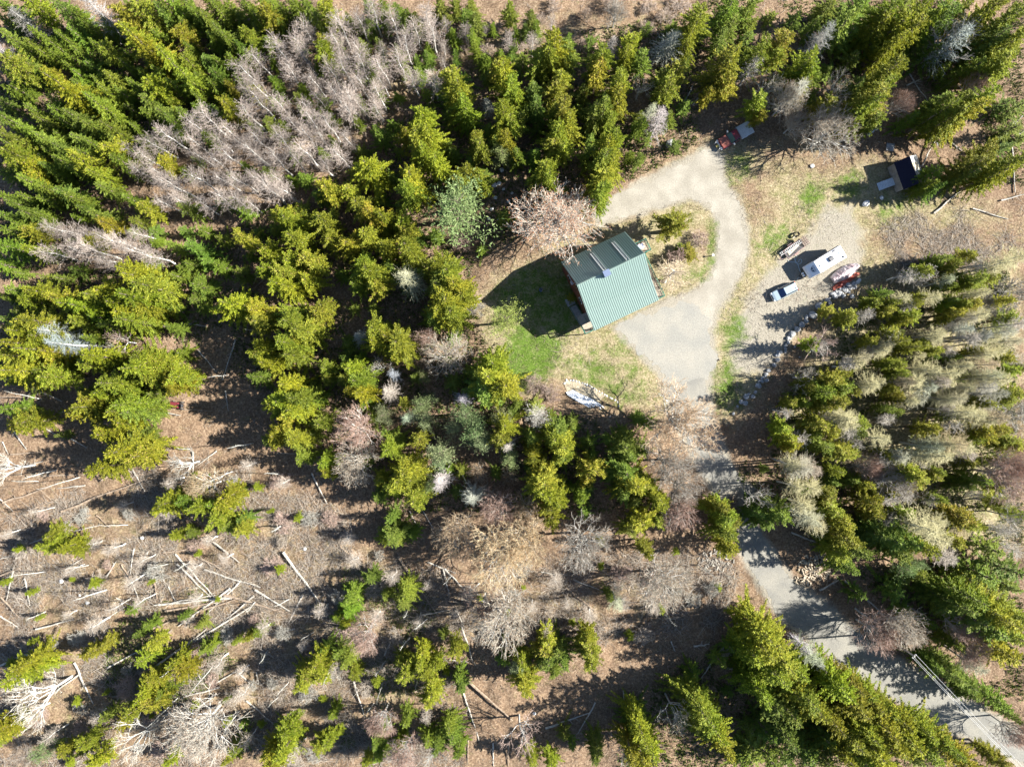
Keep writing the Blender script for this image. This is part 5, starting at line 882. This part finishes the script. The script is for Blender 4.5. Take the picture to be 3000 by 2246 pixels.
# ------------------------------------------------------------------ shed
sh = thing('shed', 'small gabled shed with dark roof slope, grey panel wall and plank ramp', 'shed', (65.0, 34.5, gz(65.0, 34.5)), R(19.4))
shade_roof = mat('shade_dark_roofing', (.012, .013, .03), .85, .15, var=.2); plyw = mat('grey_brown_plywood', (.16, .15, .135), .85, .15, base2=(.27, .26, .24), vscale=1.5)  # roof colour holds the shade of the slope turned from the sun
MB().loft([[Vector((x, y, z)) for x, z in ((-1.72, -.1), (-1.72, 2.36), (0, 3.66), (1.72, 2.36), (1.72, -.1))] for y in (-2.2, 2.2)]).build('wall', M['greyboard'], sh)
MB().poly([(-1.86, -2.34, 2.32), (0, -2.34, 3.8), (0, 2.34, 3.8), (-1.86, 2.34, 2.32)], -.06).build('dark_roof_slope', shade_roof, sh)
for k in range(4): y0 = -2.34 + k * 1.17; MB().poly([(0.01, y0, 3.80), (1.9, y0, 2.42), (1.9, y0 + 1.155, 2.42), (0.01, y0 + 1.155, 3.80)], .05).build('roof_sheet', M['greyboard'] if k % 2 else M['wood'], sh)
for k in range(3): y0 = -2.18 + k * 1.46; MB().box((-1.75, y0 + .72, 1.15), (.05, 1.40, 2.25)).build('wall_panel', plyw, sh)
MB().tube((1.95, -2.5, 2.36), (1.95, 2.5, 2.36), .06, n=6).build('eave_pole', M['log'], sh)
gb = mat('blue_grey_planks', (.36, .40, .44), .85, .2, base2=(.50, .55, .60), vscale=5)
rp = MB().box((-3.05, -.9, .30), (2.5, .12, .1), M=Matrix.Rotation(R(-10), 3, 'Y')).box((-3.05, .2, .30), (2.5, .12, .1), M=Matrix.Rotation(R(-10), 3, 'Y')).build('ramp', M['greyboard'], sh)
for k in range(11): MB().box((-1.93 - k * .235, -.35, .58 - k * .041), (.21, 1.3, .05), M=Matrix.Rotation(R(-10), 3, 'Y')).build('ramp_plank', gb, rp)
p = W(2607, 432); t = thing('board_sheet', 'pale weathered board sheet lying above the shed', 'board', (p.x, p.y, gz(p.x, p.y) + .15), R(-8)); MB().box((0, 0, .02), (1.3, 1.25, .04)).build('panel', M['greyboard'], t); MB().box((0, 0, -.05), (1.1, .1, .1)).build('batten', M['wood'], t)
for k in range(7):
    p = W(2703 + k * 5.5 + rt.uniform(-2, 2), 385 + k * 3); t = thing('grey_plank', f'{["first", "second", "third", "fourth", "fifth", "sixth", "last"][k]} from the left of the loose grey planks above the shed', 'plank', (p.x, p.y, gz(p.x, p.y) + .08), R(-60 + rt.uniform(-12, 12)), 'loose planks above the shed'); MB().box((0, 0, .02), (rt.uniform(2, 3.2), .18, .05)).build('board', M['greyboard'], t)
# ------------------------------------------------------------------ garden bed, wood piles, small things
gp = lambda x, y: W(1600 + x * .2364, 1080 + y * .2364)
out = [(222, 190), (242, 140), (330, 142), (440, 170), (560, 222), (680, 292), (780, 352), (880, 402), (900, 445), (870, 530), (800, 600), (720, 590), (600, 520), (480, 450), (360, 385), (280, 330)]
c = gp(560, 370); gb_ = thing('garden_bed', 'long stone-edged garden bed at the lower edge of the lawn', 'garden bed', (c.x, c.y, 0))
MB().loft([[gp(*q) - c + Vector((0, 0, z)) for q in out] for z in (-.1, .07)]).build('soil', mat('bed_soil', (.20, .16, .11), .95, .1, base2=(.42, .37, .27), vscale=4, bump=.8, bscale=8), gb_)
edge = out[:10]; n_ = 0
for i in range(len(edge) - 1):
    a, b = gp(*edge[i]), gp(*edge[i + 1]); k = max(1, int((b - a).length / .42))
    for j in range(k):
        q = a.lerp(b, (j + rt.random() * .5) / k); s = rt.uniform(.28, .46); link('edging_stone', rt.choice(WROCKS + ROCKS[:2]), gb_, (q.x - c.x, q.y - c.y, .08), (0, 0, rt.uniform(0, 6)), (s, s * .8, s * .8))
top = [(240, 292), (330, 262), (430, 312), (540, 362), (650, 425), (730, 475), (805, 545)]; bot = [(262, 325), (318, 362), (400, 410), (500, 462), (600, 522), (690, 578), (790, 602)]
rs = np.random.RandomState(9); n1, n2 = 70, 9; V_ = []
for i in range(n1):
    u = i / (n1 - 1) * 6; k = min(int(u), 5); f_ = u - k; a = gp(*top[k]).lerp(gp(*top[k + 1]), f_); b = gp(*bot[k]).lerp(gp(*bot[k + 1]), f_)
    for j in range(n2):
        q = a.lerp(b, j / (n2 - 1)) - c; V_.append((q.x, q.y, .12 + .07 * (i % 2) * (1.4 if u < 2 else .6) + rs.normal(0, .025)))
F_ = [(i * n2 + j, i * n2 + j + 1, (i + 1) * n2 + j + 1, (i + 1) * n2 + j) for i in range(n1 - 1) for j in range(n2 - 1)]
ws = thing('plastic_sheet', 'crumpled white plastic sheet covering the lower side of the garden bed', 'sheet', (c.x, c.y, .02)); so_ = link('sheet', mesh_np('sheet', V_, F_, [mat('white_film', (.55, .58, .63), .4, .4, base2=(.80, .82, .85), vscale=1.2)]), ws); sol = so_.modifiers.new('thick', 'SOLIDIFY'); sol.thickness = .01
def woodpile(px, py, rx, ry, n, label, m):
    c = W(px, py); t = thing('wood_pile', label, 'wood pile', (c.x, c.y, gz(c.x, c.y))); r2 = random.Random(px)
    mes = []
    for k in range(4):
        b = MB(); L = .42 + .05 * k; pr_ = [(-.09, 0), (.09, 0), (.07, .10), (0, .15), (-.06, .11)]; b.loft([[Vector((x, y, z)) for y, z in pr_] for x in (-L / 2, L / 2)]); mes.append(b.mesh('split_log', m))
    for k in range(n):
        a, q = r2.random() * 6.28, r2.random() ** .6; x, y = math.cos(a) * q * rx, math.sin(a) * q * ry; z = gz(c.x + x, c.y + y) - gz(c.x, c.y)
        s_ = r2.uniform(.9, 1.4); link('split_log', r2.choice(mes), t, (x, y, z + .35 * (1 - q) * r2.random()), (r2.uniform(-.5, .5), r2.uniform(-.4, .4), r2.uniform(0, 6.28)), (s_, s_, s_))
woodpile(2396, 1655, 3.4, 2.5, 150, 'tumbled heap of tan split firewood beside the road', M['wood']); woodpile(2098, 1638, 3.0, 2.2, 90, 'heap of pale split wood on the clearing side of the road', M['log'])
woodpile(2352, 1700, 1.8, 1.0, 30, 'thin scatter of split wood on the road verge below the firewood heap', M['wood'])
p = W(2085, 750); t = thing('post', 'short pale stub post on the driveway island verge', 'post', (p.x, p.y, 0)); MB().tube((0, 0, -.1), (0, 0, .85), .09, .08, 8).build('shaft', M['wood'], t); MB().box((0, 0, .87), (.34, .3, .05)).build('cap', M['white'], t)
bt = tent('blue_tarp', 'crumpled bright blue tarp in the shaded slash below the clearing', 'tarp', (1999, 1996), (2023, 1988), 0, 1.2, .4, mat('blue_tarp', (.02, .07, .55), .5, .4, var=.3), 12, 'tarp_sheet', .5)
p = W(2128, 1911); t = thing('board_stack', 'yellowish boards stacked in the shade by the lower spruces', 'lumber', (p.x, p.y, gz(p.x, p.y) + .1), R(6))
for k in range(4): MB().box((0, (k - 1.5) * .34, .05 + .03 * (k % 2)), (1.6, .30, .06)).build('board', M['wood'], t)
p = W(523, 1186); t = thing('garden_tractor', 'small faded red garden tractor abandoned under the left-hand trees', 'tractor', (p.x, p.y, gz(p.x, p.y)), R(175))
MB().box((.35, 0, .62), (1.35, .95, .45)).build('hood', mat('dull_red', (.12, .02, .025), .6, .3, var=.2), t, bevel=.06); MB().box((-.75, 0, .55), (.7, .6, .12)).build('seat_deck', M['black'], t); MB().box((-.8, 0, .75), (.4, .45, .12)).box((-1.0, 0, .95), (.1, .45, .4)).build('seat', M['dark'], t)
for x, r_ in ((.75, .24), (-.75, .36)):
    for s in (-1, 1): wheel(t, x, s * .52, r_, .22, mat('cream_rim', (.6, .52, .3), .5) if x > 0 and s < 0 else M['wood'])
MB().tube((-.2, 0, .8), (-.42, 0, 1.05), .02).tube((-.42, 0, 1.03), (-.40, 0, 1.06), .17, n=10).build('steering_wheel', M['black'], t)
# ------------------------------------------------------------------ power pole and lines
top_ = W(2678, 1921, 10.0); base_ = Vector((top_.x, top_.y, 0)); pl = thing('utility_pole', 'weathered utility pole beside the lower road', 'utility pole', base_)
MB().tube((0, 0, -.5), (0, 0, 10.2), .17, .12, 10).build('pole', M['log'], pl); d2 = (W(3000, 2256, 9.5) - top_); dirp = Vector((d2.x, d2.y, 0)).normalized(); sidep = Vector((-dirp.y, dirp.x, 0))
MB().box((0, 0, 9.9), (.1, .8, .1), math.atan2(dirp.y, dirp.x)).build('crossarm', M['log'], pl)
for q in (-.34, .34): MB().tube(sidep * q + Vector((0, 0, 9.95)), sidep * q + Vector((0, 0, 10.15)), .05).build('insulator', M['white'], pl)
wm = mat('bare_wire', (.66, .65, .62), .4, .4, .3)
for k, (q, z) in enumerate(((-.34, 10.12), (.34, 10.12), (0, 9.3))):
    a = base_ + sidep * q + Vector((0, 0, z)); b = a + dirp * 42; pts = []
    for i in range(25): u = i / 24; p_ = a.lerp(b, u); p_.z -= .7 * 4 * u * (1 - u); pts.append(p_)
    mb = MB()
    for i in range(24): mb.tube(pts[i], pts[i + 1], .018, n=5, caps=False)
    o = mb.build('power_line', wm); tag(o, ['power line nearest the spruces running off the lower corner', 'power line on the far side of the pole crossarm', 'lower power line strung below the other two'][k], 'power line')
# ------------------------------------------------------------------ labels: each tree, log and stone by look, place and rank
PLACES = [(120, 80, 'in the top left corner'), (420, 110, 'on the bright ridge near the top left'), (80, 260, 'on the left edge below the top corner'), (260, 260, 'left of the upper birches'), (110, 430, 'on the left edge level with the birch grove'), (300, 420, 'just left of the birch grove'), (90, 640, 'on the left edge below the grove'), (320, 640, 'under the left end of the grove'),
 (620, 60, 'at the top edge above the grove'), (640, 270, 'in the upper grove'), (820, 200, 'in the middle of the birch grove'), (860, 60, 'at the top edge right of the bright ridge'), (1050, 60, 'along the top edge left of centre'), (1130, 180, 'at the upper right of the grove'), (540, 480, 'in the lower left of the grove'), (760, 470, 'in the lower grove'), (950, 350, 'at the lower right of the grove'), (560, 690, 'in the dark strip below the grove'), (880, 650, 'at the grove corner above the spruces'),
 (1350, 100, 'at the top centre'), (1560, 150, 'on the crest above the driveway'), (1780, 170, 'at the top right of the crest'), (1940, 150, 'beside the pale round snag at the top'), (1350, 280, 'upper end of the stand above the house'), (1530, 320, 'in the middle of the stand above the house'), (1740, 300, 'above the upper driveway end'), (1240, 420, 'on the steep flank above the large pine'), (1420, 440, 'just above the big pale pine'), (1600, 480, 'above the wide grey maple'), (1760, 500, 'at the driveway edge above the house'), (1070, 540, 'left of the big pale pine'), (1180, 680, 'lower left of the big pale pine'),
 (2060, 120, 'at the top left of the truck'), (2120, 230, 'directly above the red truck'), (2300, 180, 'upper right of the red truck'), (2330, 320, 'right of the red truck'), (2480, 100, 'at the top right of centre'), (2560, 280, 'above the shed clearing'), (2680, 80, 'at the top edge far right'), (2880, 80, 'in the top right corner'), (2840, 320, 'on the right above the shed'), (2900, 480, 'on the right edge by the shed'), (2720, 520, 'behind the shed'),
 (100, 900, 'on the left edge above the dead conifers'), (110, 1060, 'on the left edge at mid height'), (240, 900, 'left of the tall pair at mid left'), (390, 880, 'in the bright clump at mid left'), (430, 1070, 'above the red garden tractor'), (340, 1160, 'left of the red garden tractor'), (380, 1310, 'below the red garden tractor'), (90, 1260, 'on the left edge above the clearing'), (600, 820, 'in the dark gap at mid left'), (700, 920, 'left of the dark hollow'), (620, 1060, 'in the shaded hollow of fallen trunks'), (840, 840, 'in the stand right of the hollow'), (860, 1020, 'along the right rim of the hollow'), (840, 1190, 'at the lower right of the hollow'), (940, 1330, 'below the right rim of the hollow'), (560, 1430, 'in the clump above the clearing'),
 (1080, 830, 'left of the cream-coloured spruce'), (1310, 870, 'between cream spruce and lawn'), (1130, 1000, 'below the cream-coloured spruce'), (1050, 1110, 'left of the pale shrubs below the lawn'), (1300, 1050, 'below the left end of the lawn'), (1440, 1110, 'at the lower left corner of the lawn'), (1180, 1210, 'among the pale shrubs below the lawn'), (1380, 1260, 'in the stand below the garden bed'), (1560, 1310, 'lower left of the garden bed'), (1640, 1310, 'right below the garden bed'), (1170, 1400, 'in the lower stand left of the tan maples'), (1330, 1420, 'above the tan maples'), (1590, 1450, 'right of the tan maples'), (1720, 1370, 'below the bed end nearest the driveway'), (1850, 1320, 'left of the driveway mouth maples'), (1900, 1440, 'left of the grey maples by the road'),
 (2040, 1460, 'by the narrow part of the road'), (2130, 1530, 'on the left verge of the road bend'), (2240, 1500, 'right of the narrow road part'), (2440, 1500, 'above the firewood heap'), (2480, 1620, 'right of the firewood heap'), (2640, 1580, 'right of the road in the shade'), (2820, 1760, 'on the right edge above the lower road'), (2600, 1820, 'by the utility pole'), (2820, 1980, 'right of the power lines'), (2940, 2140, 'in the lower right corner'), (2270, 1900, 'left of the road below the clearing'), (2380, 2020, 'in the lower stand beside the road'), (2540, 2080, 'below the middle of the lower road'), (2700, 2180, 'at the bottom edge under the power lines'), (2480, 2210, 'at the bottom edge left of the power lines'), (2250, 2180, 'at the bottom in the shaded stand'), (2060, 2120, 'below the blue tarp'), (1900, 2160, 'at the bottom left of the blue tarp'),
 (2600, 800, 'right of the stone heap'), (2800, 780, 'in the upper right forest'), (2950, 800, 'on the right edge of the thin forest'), (2620, 930, 'in the striped shade right of the boulders'), (2780, 930, 'in the middle of the thin right forest'), (2930, 960, 'on the right edge at mid height'), (2430, 1100, 'just right of the boulder row'), (2560, 1080, 'in the lower thin forest near the boulders'), (2740, 1090, 'in the lower middle of the thin forest'), (2900, 1110, 'on the right edge below mid height'), (2300, 1250, 'right of the driveway mouth'), (2450, 1250, 'lower right of the boulder row'), (2600, 1260, 'in the mixed wood at lower right'), (2780, 1320, 'in the pale tamarack clump'), (2940, 1300, 'on the right edge beside the pale clump'), (2350, 1380, 'above the road on its right side'), (2650, 1420, 'below the pale tamarack clump'), (2880, 1440, 'on the right edge above the dark hollow'),
 (190, 1580, 'at the upper left of the clearing'), (420, 1650, 'in the upper clearing'), (640, 1560, 'at the top of the clearing'), (120, 1700, 'on the left edge of the clearing'), (540, 1760, 'in the log tangle of the clearing'), (720, 1720, 'at the right of the log tangle'), (900, 1640, 'right of the clearing centre'), (280, 1880, 'in the lower left clearing'), (480, 1950, 'in the green strip of the lower clearing'), (640, 1880, 'right of the green strip'), (90, 1960, 'at the left edge near the white tree'), (130, 2150, 'in the bottom left corner'), (330, 2180, 'at the bottom left of the white tree pair'), (560, 2080, 'around the broad white maple'), (800, 2150, 'at the bottom right of the white maple'), (900, 1960, 'in the clump at lower left of centre'), (960, 2180, 'at the bottom left of centre'),
 (1060, 1780, 'below the left tan maples'), (1160, 1600, 'left of the golden maples'), (1180, 1740, 'lower left of the golden maples'), (1240, 1960, 'in the stakes below the golden maples'), (1110, 2130, 'at the bottom near the pink crown'), (1290, 2170, 'at the bottom centre'), (1430, 1600, 'at the golden maples'), (1480, 1800, 'at the white-limbed maple'), (1700, 1600, 'right of the golden maples'), (1880, 1720, 'left of the road clearing'), (1620, 1920, 'in the green clump right of the white-limbed maple'), (1540, 2000, 'below the white-limbed maple'), (1540, 2140, 'at the bottom right of centre'), (1740, 2060, 'in the shaded hollow at lower centre'), (1780, 1790, 'left of the road in the brown grass'), (2240, 1130, 'on the lower boulder row'), (2290, 1010, 'on the middle boulder row'), (2400, 900, 'on the upper boulder row'), (2480, 850, 'by the red canoe')]
ORD = ['first', 'second', 'third', 'fourth', 'fifth', 'sixth', 'seventh', 'eighth', 'ninth', 'tenth']
PL = {'spruce': 'spruces', 'spruce_': '', 'fir': 'firs', 'shrub': 'shrubs', 'cedar': 'cedars', 'pine': 'pines', 'tamarack': 'tamaracks', 'birch': 'birches', 'maple': 'maples', 'tree': 'trees', 'log': 'logs'}
def plural(t):
    for cut in (' of the row', ' of the heap', ' in the shade above the bare maple', ' in the clearing', ' at the forest edge above the shed'):
        if t.endswith(cut): return t[:-len(cut)] + 's' + cut
    w = t.split(); return ' '.join(w[:-1] + [PL.get(w[-1], w[-1] + 's')])
groups = {}
for o, st, look, px, py in PLACED:
    if st == 'rock' and not look.endswith('row'): pi = -1
    else: pi = min(range(len(PLACES)), key=lambda i: (PLACES[i][0] - px) ** 2 + (PLACES[i][1] - py) ** 2)
    if st == 'rock' and look.endswith('row'): pi = -1
    groups.setdefault((look, pi), []).append((px, py, o))
art = lambda w: ('an ' if w[0] in 'aeiou' else 'a ')
for (look, pi), lst in groups.items():
    place = PLACES[pi][2] if pi >= 0 else ''; lst.sort(key=lambda q: (q[0], q[1])); n = len(lst)
    for i, (px, py, o) in enumerate(lst):
        if n == 1: o['label'] = f'lone {look} {place}'.strip()
        elif n == 2: o['label'] = f'{["left", "right"][i]} one of two {plural(look)} {place}'.strip()
        else:
            if i == 0: w = 'leftmost'
            elif i == n - 1: w = 'rightmost'
            elif i < 10: w = f'{ORD[i]} from left'
            elif n - 1 - i < 10: w = f'{ORD[n - 1 - i]} from right'
            else: w = f'{i + 1}th from left'
            o['label'] = f'{w} of the {plural(look)} {place}'.strip()
            if len(o['label'].split()) > 16: o['label'] = f'{w} of {plural(look)} {place}'.replace(' the ', ' ').strip()
        if n > 1: o['group'] = f'{plural(look)} {place}'.strip()
